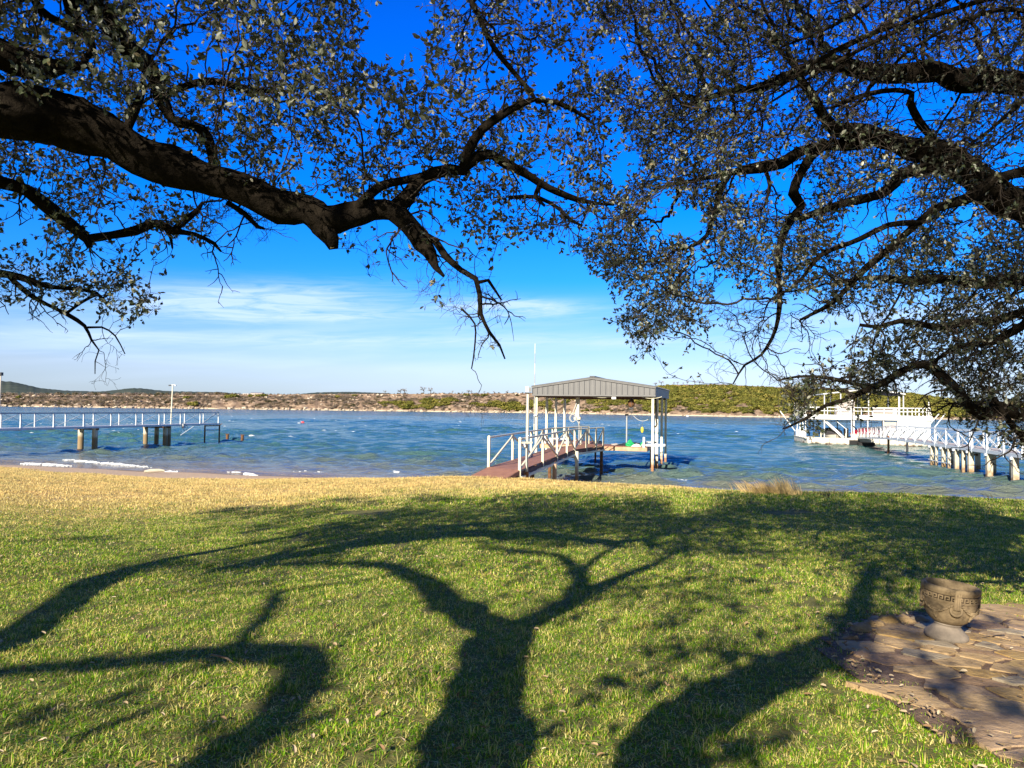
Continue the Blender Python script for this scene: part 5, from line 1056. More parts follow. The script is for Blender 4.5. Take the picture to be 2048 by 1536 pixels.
def leaf_mesh(P, X_, D, Nn, s):
    V = P[:, None] + s[:, None, None] * (LT[None, :, 0:1] * X_[:, None] + LT[None, :, 1:2] * D[:, None] + LT[None, :, 2:3] * Nn[:, None]); n = len(P); k = np.arange(n)[:, None] * 6; F = np.concatenate([k + np.array(f)[None] for f in LF]); return V.reshape(-1, 3), F
class Grow:
    def __init__(s): s.P = []; s.par = []; s.fix = []; s.kids = []
    def add(s, p, par, fr=0.0):
        s.P.append(np.asarray(p, float)); s.par.append(par); s.fix.append(fr); s.kids.append([])
        if par >= 0: s.kids[par].append(len(s.P) - 1)
        return len(s.P) - 1
    def limb(s, pts, step, parent=-1):
        """pts rows x y z r; joins the nearest existing node when parent is 'near'"""
        S = smooth_path(pts, step); 
        if parent == 'near': A_ = np.array(s.P); parent = int(np.argmin(((A_ - S[0][:3]) ** 2).sum(1)))
        ids = []
        for q in S: parent = s.add(q[:3], parent, q[3]); ids.append(parent)
        return S, ids
    def colonize(s, att, step, kill, iters, jit, g_, infl=9.0, droop=0.0, maxkids=3):
        att = np.asarray(att); n0 = len(s.P); P = np.array(s.P); best = np.full(len(att), 1e9); bi = np.zeros(len(att), int)
        def upd(lo):
            Q = np.array(s.P[lo:]); 
            for c in range(0, len(Q), 500):
                d = ((att[:, None] - Q[None, c:c + 500]) ** 2).sum(2); j = d.argmin(1); dj = d[np.arange(len(att)), j]; w_ = dj < best; best[w_] = dj[w_]; bi[w_] = lo + c + j[w_]
        upd(0)
        for it in range(iters):
            keep = best > kill * kill; att, best, bi = att[keep], best[keep], bi[keep]
            if len(att) < 3: break
            act = best < infl * infl; acc = {}; A_ = att[act]; B_ = bi[act]; PP_ = np.array([s.P[i] for i in B_]); d = A_ - PP_; l_ = np.linalg.norm(d, axis=1); d /= l_[:, None]; wgt = 1 / (l_ + .15)
            sumd = np.zeros((len(s.P), 3)); np.add.at(sumd, B_, d * wgt[:, None]); lo = len(s.P)
            for i in np.unique(B_):
                if len(s.kids[i]) >= maxkids:
                    for q in np.where(bi == i)[0]: best[q] = best[q]
                    # walk to a child so that growth continues outwards
                v = sumd[i]; nv_ = np.linalg.norm(v)
                if nv_ < 1e-6: continue
                v = v / nv_
                if s.par[i] >= 0:
                    u = s.P[i] - s.P[s.par[i]]; u /= max(np.linalg.norm(u), 1e-6)
                    v = v + .35 * u * (s.fix[i] == 0)
                v = v + g_.normal(0, jit, 3) + [0, 0, -droop]; v /= np.linalg.norm(v); s.add(s.P[i] + v * step * g_.uniform(.8, 1.2), int(i))
            upd(lo)
        return s
    def radii(s, tip, ex, cap=.9):
        n = len(s.P); r = np.zeros(n); acc = np.zeros(n)
        for i in range(n - 1, -1, -1):
            rr_ = max(acc[i] ** (1 / ex) if acc[i] > 0 else tip, tip); r[i] = s.fix[i] if s.fix[i] > 0 else rr_
            if s.par[i] >= 0: acc[s.par[i]] += min(rr_, r[i]) ** ex if s.fix[i] == 0 else 0
        for i in range(n):
            p = s.par[i]
            if p >= 0 and s.fix[i] == 0: r[i] = min(r[i], max(r[p] * (cap if s.fix[p] > 0 else .99), tip))
        s.r = r; return r
    def twig_chains(s):
        r = s.r; out = []
        for i in range(len(s.P)):
            if s.fix[i] > 0: continue
            p = s.par[i]; start = False
            if s.fix[p] > 0: start = True
            else:
                ks = [k for k in s.kids[p] if s.fix[k] == 0]; 
                if i != max(ks, key=lambda k: r[k]): start = True
            if start:
                ch = [p, i]; j = i
                while True:
                    ks = [k for k in s.kids[j] if s.fix[k] == 0]
                    if not ks: break
                    j = max(ks, key=lambda k: r[k]); ch.append(j)
                out.append(ch)
        return out
def tubes_mesh(s, chains, sides_fn, tip):
    Vs, Fs, n0 = [], [], 0
    for ch in chains:
        P = np.array([s.P[i] for i in ch]); R_ = np.array([s.r[i] for i in ch]); R_[0] = R_[1]; R_[-1] *= .6
        V, F = tube(P, R_, sides_fn(R_[1])); Vs.append(V); Fs.append(F + n0); n0 += len(V)
    return np.concatenate(Vs), np.concatenate(Fs)
def in_view(P, m=40):
    x, y, f = proj(P); return (f > .1) & (x > -m) & (x < 2048 + m) & (y > -m) & (y < 1536 + m)
def poly_attr(n, polys, zfun, g_):
    """random points inside photo outlines pushed to real depths; polys = [(weight, outline)]"""
    areas = []
    for w_, p in polys:
        a_ = .5 * abs(sum(p[i][0] * p[(i + 1) % len(p)][1] - p[(i + 1) % len(p)][0] * p[i][1] for i in range(len(p)))); areas.append(a_ * w_)
    tot = sum(areas); out_ = []
    for (w_, p), a_ in zip(polys, areas):
        k = int(n * a_ / tot); xs = [q[0] for q in p]; ys = [q[1] for q in p]; got = 0
        while got < k:
            x = g_.uniform(min(xs), max(xs), k); y = g_.uniform(min(ys), max(ys), k); ok = inpoly(x, y, p)
            for a_x, a_y in zip(x[ok], y[ok]):
                if mnoise.noise(Vector((a_x * .008, a_y * .008, 3.3))) + .6 * mnoise.noise(Vector((a_x * .02, a_y * .02, 1.3))) < -.22: continue
                z0, z1 = zfun(a_x, a_y); out_.append(at(a_x, a_y, g_.uniform(z0, z1))); got += 1
                if got >= k: break
    return np.array(out_)
def px_limb(rows):  # rows: photo x, y, distance, radius in photo pixels
    o = []
    for x, y, D, rp in rows: p = at(x, y, D); o.append((p[0], p[1], p[2], rp * D / FPX))
    return o
def shadow_limb(rows):  # rows: photo position of its shadow on the lawn, height above the lawn there, radius in metres
    o = []
    for x, y, h, rm in rows:
        g0 = on_lawn(x, y); q = np.array(g0) + SUN * (h / SUN[2]); o.append((q[0], q[1], q[2], rm))
    return o
shade = [(1.0, [(400, 1012), (860, 988), (1000, 1010), (1320, 1004), (1600, 1000), (1650, 1075), (1500, 1110), (1200, 1098), (1000, 1085), (800, 1105), (520, 1100), (420, 1060)]),
         (1.5, [(1590, 1000), (2070, 1002), (2100, 1180), (1900, 1150), (1700, 1180), (1640, 1120)]), (1.3, [(1640, 1130), (1850, 1150), (1860, 1225), (1720, 1262), (1640, 1230)]),
         (.8, [(1190, 1560), (1560, 1340), (1720, 1270), (1780, 1330), (1600, 1460), (1480, 1560)]), (.75, [(1700, 1240), (2060, 1225), (2060, 1530), (1850, 1440)]), (.35, [(430, 1400), (640, 1350), (860, 1440), (830, 1560), (300, 1560)]),
         (.7, [(230, 1120), (640, 1090), (800, 1100), (660, 1130), (400, 1150), (250, 1190)]), (.5, [(1200, 1160), (1560, 1150), (1650, 1200), (1400, 1250)]), (.5, [(0, 1080), (220, 1072), (200, 1088), (0, 1100)]), (.3, [(0, 1400), (420, 1380), (500, 1440), (300, 1540), (0, 1540)])]
def shade_attr(n, g_, hfun, cl=.28):
    A_ = []; 
    ar = []
    for w_, p in shade:
        q = [on_lawn(*v)[:2] for v in p]; ar.append(w_ * .5 * abs(sum(q[i][0] * q[(i + 1) % len(q)][1] - q[(i + 1) % len(q)][0] * q[i][1] for i in range(len(q)))))
    for (w_, p), a_ in zip(shade, ar):
        k = max(3, int(n * a_ / sum(ar))); got = 0; q = [on_lawn(*v)[:2] for v in p]; xs = [v[0] for v in q]; ys = [v[1] for v in q]; tr_ = 0
        while got < k and tr_ < k * 60:
            tr_ += 1; x, y = g_.uniform(min(xs), max(xs)), g_.uniform(min(ys), max(ys))
            if not inpoly([x], [y], q)[0]: continue
            if mnoise.noise(Vector((x * .9, y * .55, 9))) < -.02 and x < 6: continue
            g0 = np.array([x, y, pz(x, y)]); h = hfun(x, y, g_); P = g0 + SUN * (h / SUN[2])
            if in_view(P, 150)[0] or np.linalg.norm(P - EYE) < 1.6: continue
            A_.append(P); got += 1
    return np.array(A_)
def build_oak(name, label, grow, limbs, g_, tipr, leafp, lmin, lmax, bare, trunk_rows=None, sz_out=2.2, dens=1.0, tw=.0011, spurs=0):
    base = grow.P[0].copy(); base[2] -= .1
    T = Thing(name, base, label, 'tree')
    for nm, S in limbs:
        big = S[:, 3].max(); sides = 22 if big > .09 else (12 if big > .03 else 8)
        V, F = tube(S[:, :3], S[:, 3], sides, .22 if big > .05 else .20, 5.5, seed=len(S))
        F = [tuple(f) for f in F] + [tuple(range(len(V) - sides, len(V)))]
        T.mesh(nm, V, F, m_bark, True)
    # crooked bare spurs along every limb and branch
    sv, sf, sn, smax = [], [], 0, 0
    def spur(p, d, l_, r0, depth):
        nonlocal sn
        n = max(3, int(l_ / .028)); pts = [p]; 
        for k in range(n):
            d = d + g_.normal(0, .26, 3) + [0, 0, -.05]; d = d / np.linalg.norm(d); pts.append(pts[-1] + d * l_ / n)
            if depth > 0 and k > 0 and g_.random() < .42: e = d + g_.normal(0, .75, 3); spur(pts[-1], e / np.linalg.norm(e), l_ * g_.uniform(.2, .55), r0 * .6, depth - 1)
        V, F = tube(pts, np.linspace(r0, max(.0012, r0 * .35), len(pts)), 4 if r0 > .0025 else 3); sv.append(V); sf.append(F + sn if F.shape[1] == 4 else F); sn += len(V)
    if spurs:
        for nm, S in limbs:
            if nm == 'trunk': continue
            P_ = S[:, :3]; vis = in_view(P_, 60); T_ = np.gradient(P_, axis=0); T_ /= np.maximum(np.linalg.norm(T_, axis=1), 1e-6)[:, None]
            for k in range(1, len(P_)):
                if not vis[k]: continue
                for _ in range(int(g_.poisson(spurs * (.45 if S[k, 3] > .09 else 1.0)))):
                    d = np.cross(T_[k], g_.normal(0, 1, 3)); d /= max(np.linalg.norm(d), 1e-6); d = d + T_[k] * g_.uniform(0, .9) + [0, 0, g_.uniform(-.6, .25)]; d /= np.linalg.norm(d)
                    spur(P_[k] + d * S[k, 3] * .7, d, g_.uniform(.08, .46), min(.0080, max(.0026, S[k, 3] * .45)), 2)
        prop(T.mesh('bare_twigs', np.concatenate(sv), np.concatenate(sf), m_twig, True), kind='stuff')
    grow.radii(tipr, 2.05); ch = grow.twig_chains(); r = grow.r
    thick = [c for c in ch if r[c[1]] > .011]; thin = [c for c in ch if r[c[1]] <= .011]
    thick.sort(key=lambda c: -r[c[1]])
    for c in thick[:120]:
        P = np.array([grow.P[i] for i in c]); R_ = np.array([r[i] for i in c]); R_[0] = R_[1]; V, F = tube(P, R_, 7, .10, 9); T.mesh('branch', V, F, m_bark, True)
    thin += thick[120:]
    V, F = tubes_mesh(grow, thin, lambda q: 5 if q > .006 else 3, tipr); prop(T.mesh('twigs', V, F, m_twig, True), kind='stuff')
    P = np.array(grow.P); par = np.array(grow.par); fix = np.array(grow.fix); D = P - P[np.maximum(par, 0)]; D /= np.maximum(np.linalg.norm(D, axis=1), 1e-6)[:, None]
    x, y, f = proj(P); view = (f > .1) & (x > -120) & (x < 2170) & (y > -120) & (y < 1600)
    thin_ = (fix == 0) & (r < .0075); lp = np.where(thin_, leafp(x, y, view), 0.0)
    for p in bare: lp = np.where(view & inpoly(x, y, p), lp * .06, lp)
    # short side twigs carrying the leaves
    tw_V, tw_F, nv_ = [], [], 0; LP, LD, LS = [], [], []
    cand = np.where(thin_)[0]
    for i in cand:
        tip = len(grow.kids[i]) == 0; k = (4 if tip else g_.integers(1, 3))
        for _ in range(k):
            d = D[i] * (.9 if tip else .35) + g_.normal(0, .55, 3); d /= np.linalg.norm(d); l_ = g_.uniform(.03, .11) * (1 if view[i] else 1.6); a_ = P[i]; b_ = a_ + d * l_ * .55 + g_.normal(0, .006, 3); c_ = b_ + (d + g_.normal(0, .3, 3)) * l_ * .5
            if view[i] or g_.random() < .25:
                w_ = tw; e1 = np.cross(d, [.3, .2, .9]); e1 /= np.linalg.norm(e1); e2 = np.cross(d, e1)
                ring = []
                for q, s_ in ((a_, 1.2), (b_, 1.0), (c_, .6)): ring += [q + e1 * w_ * s_, q - (e1 * .5 - e2 * .87) * w_ * s_, q - (e1 * .5 + e2 * .87) * w_ * s_]
                tw_V.append(ring); 
            if g_.random() < lp[i]:
                nl = int(g_.integers(3, 6) * dens + .5)
                for q in range(nl): fq = g_.uniform(.72, 1.0); LP.append(a_ + (c_ - a_) * fq if q else c_); LD.append(d); LS.append(view[i])
    tv_ = np.array(tw_V).reshape(-1, 3); nb = len(tw_V); k = np.arange(nb)[:, None] * 9
    F = np.concatenate([k + np.array(q)[None] for q in [(0, 1, 4, 3), (1, 2, 5, 4), (2, 0, 3, 5), (3, 4, 7, 6), (4, 5, 8, 7), (5, 3, 6, 8)]])
    prop(T.mesh('leaf_twigs', tv_, F, m_twig), kind='stuff')
    LP = np.array(LP); LD = np.array(LD); LS = np.array(LS); X_, Dd, Nn, s = leaf_xf(LP, LD, g_, lmin, lmax); s = np.where(LS, s, s * sz_out)
    x, y, f = proj(LP); iv = in_view(LP, 0); appar = np.where(iv, s / np.maximum(f, .5), 0); order = np.argsort(-appar); big = order[:300]; rest = order[300:]
    V, F = leaf_mesh(LP[rest], X_[rest], Dd[rest], Nn[rest], s[rest]); prop(T.mesh('foliage', V, F, m_leaf), kind='stuff')
    me = mesh_data('oak_leaf', LT, LF, m_leaf)
    for i in big:
        o = link('leaf', me, T.e); M_ = Matrix.Identity(4)
        for a_ in range(3): M_[a_][0] = X_[i][a_] * s[i]; M_[a_][1] = Dd[i][a_] * s[i]; M_[a_][2] = Nn[i][a_] * s[i]; M_[a_][3] = LP[i][a_] - T.loc[a_]
        o.matrix_basis = M_
    print(name, 'nodes', len(P), 'leaves', len(LP), 'chains', len(ch)); return T
g1 = np.random.default_rng(11)
# ---- left oak: trunk behind and left of the camera, one great limb reaching across the view
G = Grow(); LB = []
trk = [(-5.15, 2.75, 1.8, .34), (-5.17, 2.85, 2.5, .19)] + [tuple(q) for q in shadow_limb([(-40, 1308, 1.35, .125), (60, 1255, 1.9, .115), (150, 1195, 2.5, .12), (220, 1152, 3.0, .14)])]
S, ids = G.limb(trk, .12); LB.append(('trunk', S)); tt_ = ids[-1]
def addl(g, LB, rows, par='near', step=.09, nm='limb'):
    S0 = smooth_path(rows, step * 2.2); 
    for i_, q_ in enumerate(S0):
        if 0 < i_ < len(S0) - 1:
            v_ = Vector(q_[:3]) * 3.1; am_ = .32 * q_[3] + .007; q_[:3] += am_ * np.array([mnoise.noise(v_), mnoise.noise(v_ + Vector((9, 0, 0))), mnoise.noise(v_ + Vector((0, 9, 0)))]) * 1.6; q_[3] *= 1 + .22 * mnoise.noise(v_ * 1.7)
    S, ids = g.limb(S0, step, par); LB.append((nm, S)); return ids
main = [(-6.2, 3.4, 5.15, .17), (-5.1, 4.0, 5.45, .175), (-4.0, 4.3, 5.75, .17)] + px_limb([(0, 238, 4.45, 52), (90, 243, 4.6, 50), (180, 268, 4.7, 46), (280, 305, 4.8, 41), (330, 322, 4.82, 40), (400, 348, 4.85, 34), (480, 378, 4.9, 32), (560, 408, 4.95, 31), (620, 428, 5.0, 31), (660, 448, 5.0, 32), (705, 440, 5.05, 26), (750, 418, 5.1, 20)])
addl(G, LB, main, tt_)
addl(G, LB, px_limb([(640, 435, 5.0, 30), (655, 462, 5.0, 24), (664, 484, 5.0, 15), (668, 498, 5.0, 9)]))
addl(G, LB, px_limb([(745, 420, 5.1, 21), (785, 422, 5.1, 22), (815, 448, 5.1, 20), (838, 480, 5.1, 18), (860, 508, 5.08, 12), (872, 535, 5.06, 7), (888, 553, 5.05, 3)]))
addl(G, LB, px_limb([(848, 470, 5.1, 8), (870, 482, 5.1, 7), (892, 510, 5.1, 7), (925, 538, 5.12, 6), (952, 556, 5.15, 5.5), (958, 590, 5.15, 5), (962, 630, 5.15, 4), (980, 665, 5.15, 3.5), (1000, 690, 5.15, 2.5), (1010, 718, 5.15, 1.5)]))
addl(G, LB, px_limb([(955, 565, 5.15, 4), (975, 560, 5.2, 3.5), (990, 582, 5.2, 3), (1003, 600, 5.2, 1.8)]))
addl(G, LB, px_limb([(925, 620, 5.15, 2), (950, 650, 5.15, 2), (948, 700, 5.15, 1.6), (943, 738, 5.15, 1.2)]), step=.06)
addl(G, LB, px_limb([(785, 425, 5.1, 17), (812, 392, 5.15, 15), (835, 362, 5.2, 14), (870, 348, 5.25, 12), (905, 340, 5.3, 12), (935, 343, 5.3, 9)]))
addl(G, LB, px_limb([(700, 430, 5.05, 12), (730, 400, 5.0, 10), (760, 372, 5.1, 9), (800, 360, 5.15, 9), (850, 352, 5.2, 8)]))
addl(G, LB, px_limb([(930, 335, 5.3, 9), (960, 314, 5.3, 9.5), (985, 310, 5.35, 9), (1015, 328, 5.4, 9.5), (1060, 352, 5.45, 8.5), (1100, 378, 5.5, 7), (1150, 398, 5.6, 6), (1195, 406, 5.7, 4), (1228, 410, 5.75, 2)]))
addl(G, LB, px_limb([(925, 340, 5.3, 9), (942, 300, 5.25, 10), (965, 258, 5.2, 9), (1000, 228, 5.2, 8), (1045, 208, 5.2, 7), (1072, 200, 5.2, 6), (1040, 160, 5.2, 5), (990, 95, 5.2, 6), (955, 34, 5.2, 5), (920, -40, 5.2, 5)]))
addl(G, LB, px_limb([(1072, 200, 5.2, 5), (1113, 206, 5.25, 5), (1150, 222, 5.3, 4), (1180, 240, 5.3, 2.5)]))
addl(G, LB, px_limb([(1020, 395, 5.5, 4), (1075, 395, 5.5, 4), (1120, 420, 5.5, 4), (1140, 440, 5.5, 4), (1165, 452, 5.5, 2)]))
addl(G, LB, px_limb([(1080, 365, 5.4, 5), (1072, 395, 5.4, 5), (1090, 412, 5.4, 3)]))
# second limb of the same tree, higher and behind
addl(G, LB, [(-6.2, 3.2, 5.4, .14), (-5.0, 3.7, 6.5, .12)] + px_limb([(-60, -240, 4.4, 30), (60, -120, 4.7, 26), (191, 0, 5.0, 21), (239, 85, 5.2, 19), (300, 142, 5.3, 17), (326, 200, 5.35, 13), (345, 235, 5.4, 10), (400, 256, 5.4, 10), (420, 300, 5.35, 9), (425, 340, 5.3, 7)]), tt_)
addl(G, LB, px_limb([(120, -80, 4.7, 16), (147, 0, 4.9, 15), (155, 55, 5.0, 13), (182, 78, 5.0, 9), (187, 100, 5.0, 8), (170, 118, 5.0, 7), (182, 142, 5.0, 4)]))
addl(G, LB, px_limb([(157, 62, 5.0, 8), (120, 45, 5.0, 8), (80, 20, 5.0, 8), (50, -40, 4.9, 8)]))
addl(G, LB, px_limb([(328, 190, 5.35, 7), (370, 170, 5.3, 7), (410, 163, 5.3, 8), (450, 168, 5.3, 7), (492, 178, 5.3, 6), (547, 182, 5.3, 4)]))
addl(G, LB, [(-5.0, 3.9, 5.6, .11)] + px_limb([(-130, 90, 4.2, 36), (30, 130, 4.4, 30), (80, 138, 4.5, 26), (130, 135, 4.6, 12), (180, 130, 4.7, 6)]))
addl(G, LB, px_limb([(255, 255, 4.75, 9), (268, 225, 4.75, 9), (284, 185, 4.75, 6)]))
# lower left limb
addl(G, LB, [(-5.4, 3.9, 5.3, .08)] + px_limb([(-120, 335, 5.0, 15), (0, 368, 5.3, 13), (50, 382, 5.4, 14), (100, 418, 5.5, 14), (140, 448, 5.6, 13), (172, 476, 5.6, 10), (178, 494, 5.6, 5)]))
addl(G, LB, px_limb([(170, 478, 5.6, 9), (220, 466, 5.7, 9), (270, 460, 5.75, 9), (310, 446, 5.8, 7), (345, 462, 5.8, 7), (390, 470, 5.85, 5), (430, 487, 5.9, 4), (442, 503, 5.9, 2)]))
addl(G, LB, px_limb([(345, 462, 5.8, 6), (370, 440, 5.85, 6), (395, 420, 5.9, 5), (405, 405, 5.9, 3)]))
addl(G, LB, px_limb([(325, 450, 5.8, 4), (340, 475, 5.8, 4), (345, 497, 5.8, 2)]))
addl(G, LB, px_limb([(455, 405, 5.0, 6), (490, 428, 5.1, 6), (515, 452, 5.1, 4), (530, 458, 5.1, 2)]))
# drooping sprays at the left edge
addl(G, LB, [(-6.3, 3.3, 4.9, .10), (-5.6, 5.0, 5.0, .07)] + px_limb([(-60, 545, 6.2, 8), (20, 548, 6.4, 7), (60, 560, 6.4, 6), (95, 575, 6.5, 5), (140, 578, 6.5, 4), (190, 588, 6.6, 3.5), (215, 610, 6.6, 3)]))
addl(G, LB, px_limb([(20, 555, 6.4, 5), (60, 590, 6.4, 5), (95, 610, 6.4, 4), (135, 630, 6.4, 4), (170, 650, 6.4, 3.5), (185, 680, 6.4, 2.5), (198, 700, 6.4, 1.6), (190, 722, 6.4, 1.3), (190, 748, 6.4, .9)]))
addl(G, LB, px_limb([(175, 655, 6.4, 2.5), (205, 655, 6.4, 2), (230, 672, 6.4, 1.6), (250, 708, 6.4, 1)]))
addl(G, LB, px_limb([(135, 625, 6.4, 3), (160, 605, 6.4, 3), (190, 590, 6.5, 3)]))
addl(G, LB, shadow_limb([(220, 1152, 3.0, .11), (330, 1122, 3.6, .10), (430, 1102, 4.1, .09), (560, 1078, 4.7, .08), (700, 1050, 5.3, .06), (850, 1028, 5.9, .04)]), tt_, .15)
att = poly_attr(7400, [(1.1, [(-250, -260), (560, -260), (720, -120), (725, 90), (680, 200), (640, 300), (620, 400), (520, 360), (420, 310), (330, 270), (220, 230), (120, 190), (-250, 160)]),
    (1.15, [(640, 170), (740, 140), (800, 110), (900, 70), (860, -30), (940, -260), (1150, -260), (1190, 120), (1225, 270), (1220, 400), (1150, 455), (1060, 470), (1000, 500), (900, 520), (820, 400), (700, 400), (620, 340)]),
    (.95, [(-250, 270), (120, 290), (250, 330), (300, 400), (440, 410), (500, 440), (440, 480), (300, 470), (250, 540), (330, 600), (290, 640), (200, 620), (60, 600), (-250, 640)]),
    (.9, [(400, 400), (560, 420), (570, 510), (470, 520)]), (.9, [(690, 470), (860, 520), (770, 570), (700, 520)]), (1.2, [(800, 500), (900, 500), (1010, 580), (1008, 690), (940, 720), (900, 640), (840, 600)])],
    lambda x, y: (3.6, 6.6) if x < 900 and y < 170 + max(0, x - 100) * .12 else ((5.05, 7.2) if y < 470 else ((5.6, 7.0) if x < 500 else (4.9, 5.4))), g1)
G.colonize(att, .07, .095, 52, .36, g1, droop=.03)
def lp1(x, y, v): return np.where(v, np.where(x < 720, .80, .75), .95)
bare1 = [[(400, 395), (570, 395), (570, 520), (400, 520)], [(690, 470), (870, 520), (870, 600), (700, 600)], [(880, 520), (1020, 540), (1020, 760), (880, 760)], [(150, 640), (260, 640), (260, 760), (150, 760)]]
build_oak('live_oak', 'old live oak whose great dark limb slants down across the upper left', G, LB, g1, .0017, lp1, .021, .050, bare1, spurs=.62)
# ---- the forked oak behind the camera: never seen, its shadow fills the lawn
G = Grow(); LB = []
trk = [(-1.6, -2.0, 1.95, .42), (-1.68, -1.6, 2.6, .33)] + [tuple(q) for q in shadow_limb([(905, 1600, 2.0, .235), (950, 1450, 2.5, .205), (984, 1350, 2.9, .19), (1003, 1285, 3.2, .22), (1005, 1262, 3.3, .21)])]
S, ids = G.limb(trk, .12); LB.append(('trunk', S)); tt_ = ids[-1]
# the limbs whose shadows lie on the lawn (above and behind the camera)
addl(G, LB, shadow_limb([(1005, 1262, 3.3, 0.141), (950, 1235, 3.7, 0.128), (890, 1200, 4.2, 0.115), (850, 1165, 4.6, 0.102), (800, 1138, 5.0, 0.090), (720, 1128, 5.4, 0.070), (620, 1128, 5.8, 0.058), (500, 1135, 6.2, 0.038), (400, 1140, 6.5, 0.026)]), tt_, .15)
addl(G, LB, shadow_limb([(1010, 1262, 3.3, 0.154), (1080, 1235, 3.9, 0.128), (1150, 1200, 4.5, 0.128), (1200, 1175, 5.0, 0.109), (1270, 1145, 5.5, 0.077), (1340, 1112, 6.1, 0.058), (1372, 1085, 6.6, 0.045), (1360, 1060, 7.0, 0.038), (1400, 1040, 7.5, 0.032)]), tt_, .15)
addl(G, LB, shadow_limb([(1150, 1195, 4.5, 0.115), (1160, 1160, 5.1, 0.096), (1145, 1125, 5.6, 0.077), (1100, 1108, 6.0, 0.058), (1030, 1102, 6.4, 0.051), (975, 1098, 6.8, 0.045), (962, 1082, 7.1, 0.051)]), 'near', .15)
addl(G, LB, shadow_limb([(1160, 1160, 5.1, 0.077), (1185, 1125, 5.6, 0.064), (1230, 1095, 6.3, 0.051), (1262, 1070, 6.8, 0.038), (1240, 1050, 7.3, 0.032)]), 'near', .15)
sa_t = shade_attr(2100, g1, lambda x, y, g_: g_.uniform(3.8, 6.5) if y < 9 else g_.uniform(5.0, 9.5)); print('shade attractors', len(sa_t))
half = sa_t[sa_t[:, 0] < 1.5 + 0 * sa_t[:, 1]]; other = sa_t[sa_t[:, 0] >= 1.5]
G.colonize(half, .26, .28, 60, .22, g1)
build_oak('live_oak', 'forked live oak behind the camera whose trunk shadow stretches up the lawn', G, LB, g1, .0016, lambda x, y, v: np.full(x.shape, .95), .03, .055, [])
# ---- second stem behind the camera
G = Grow(); LB = []
S, ids = G.limb([(-1.15, -1.9, 2.0, .36), (-1.25, -1.7, 3.2, .25), (-1.45, -1.3, 4.45, .22)] + [tuple(q) for q in shadow_limb([(1330, 1470, 3.1, .20), (1480, 1385, 3.7, .20), (1600, 1325, 4.3, .18), (1700, 1272, 5.0, .15), (1720, 1200, 6.0, .13), (1745, 1130, 6.8, .10)])], .12); LB.append(('trunk', S))
addl(G, LB, shadow_limb([(1600, 1325, 4.3, 0.068), (1500, 1310, 4.8, 0.054), (1400, 1302, 5.2, 0.034), (1250, 1300, 5.6, 0.024)]), 'near', .15)
addl(G, LB, shadow_limb([(1150, 1700, 2.7, 0.109), (700, 1760, 3.0, 0.109), (400, 1600, 3.3, 0.116), (520, 1460, 3.7, 0.122), (625, 1340, 4.2, 0.109), (520, 1300, 4.6, 0.116), (300, 1320, 5.2, 0.102), (0, 1345, 5.8, 0.088), (-300, 1380, 6.3, 0.068)]), 'near', .15)
addl(G, LB, shadow_limb([(480, 1300, 4.7, 0.054), (540, 1225, 5.1, 0.061), (560, 1185, 5.5, 0.048), (700, 1165, 5.9, 0.027), (800, 1150, 6.1, 0.014)]), 'near', .15)
addl(G, LB, shadow_limb([(560, 1182, 5.5, 0.027), (430, 1190, 5.9, 0.017), (320, 1198, 6.3, 0.010)]), 'near', .15)
sel = shade_attr(1000, g1, lambda x, y, g_: g_.uniform(4.2, 6.0) if y < 9 else g_.uniform(6, 10)); sel = sel[sel[:, 1] < 2.0]
G.colonize(sel, .26, .28, 50, .22, g1)
build_oak('live_oak', 'leaning live oak stem behind the camera that shades the lower right of the lawn', G, LB, g1, .0016, lambda x, y, v: np.full(x.shape, .95), .03, .055, [])
def px_limb_s(k, rows): return [(a, b, c, d * k) for a, b, c, d in px_limb(rows)]
# ---- right oak: trunk just outside the right edge
g2 = np.random.default_rng(12); G = Grow(); LB = []
S, ids = G.limb([(7.6, 6.6, 1.7, .46), (7.45, 6.7, 2.6, .36), (7.25, 6.8, 3.6, .33), (7.0, 6.8, 4.6, .30), (6.6, 6.7, 5.6, .27)], .12); LB.append(('trunk', S)); tr_ = ids[-1]
addl(G, LB, [(6.4, 6.7, 5.65, .21)] + px_limb_s(.86, [(2200, 490, 6.6, 42), (2048, 415, 6.4, 38), (1990, 372, 6.3, 35), (1935, 340, 6.3, 33), (1880, 312, 6.2, 30), (1820, 297, 6.2, 24), (1760, 277, 6.1, 22), (1710, 262, 6.1, 20), (1670, 258, 6.1, 16), (1650, 235, 6.1, 13), (1635, 205, 6.0, 12), (1612, 172, 6.0, 10), (1590, 140, 6.0, 7)]), tr_)
addl(G, LB, px_limb_s(.86, [(1735, 280, 6.15, 17), (1690, 288, 6.2, 15), (1640, 292, 6.2, 12), (1600, 303, 6.3, 12), (1560, 325, 6.3, 12), (1520, 338, 6.4, 12), (1470, 345, 6.5, 9), (1420, 355, 6.5, 6), (1350, 368, 6.6, 4)]))
addl(G, LB, px_limb_s(.86, [(1650, 285, 6.2, 14), (1622, 312, 6.2, 12), (1600, 345, 6.2, 12), (1588, 385, 6.2, 12), (1600, 412, 6.2, 12), (1578, 440, 6.2, 10), (1562, 480, 6.2, 9), (1555, 540, 6.2, 7), (1562, 600, 6.2, 6), (1552, 660, 6.2, 5), (1525, 710, 6.2, 3.5), (1490, 732, 6.2, 2.5), (1466, 768, 6.2, 1.4)]))
addl(G, LB, px_limb_s(.86, [(1460, 345, 6.5, 8), (1440, 380, 6.5, 8), (1428, 430, 6.5, 6), (1415, 470, 6.5, 5), (1380, 495, 6.5, 4), (1350, 500, 6.5, 3)]))
addl(G, LB, px_limb_s(.86, [(1530, 340, 6.4, 5), (1540, 370, 6.4, 5), (1530, 410, 6.4, 3)]))
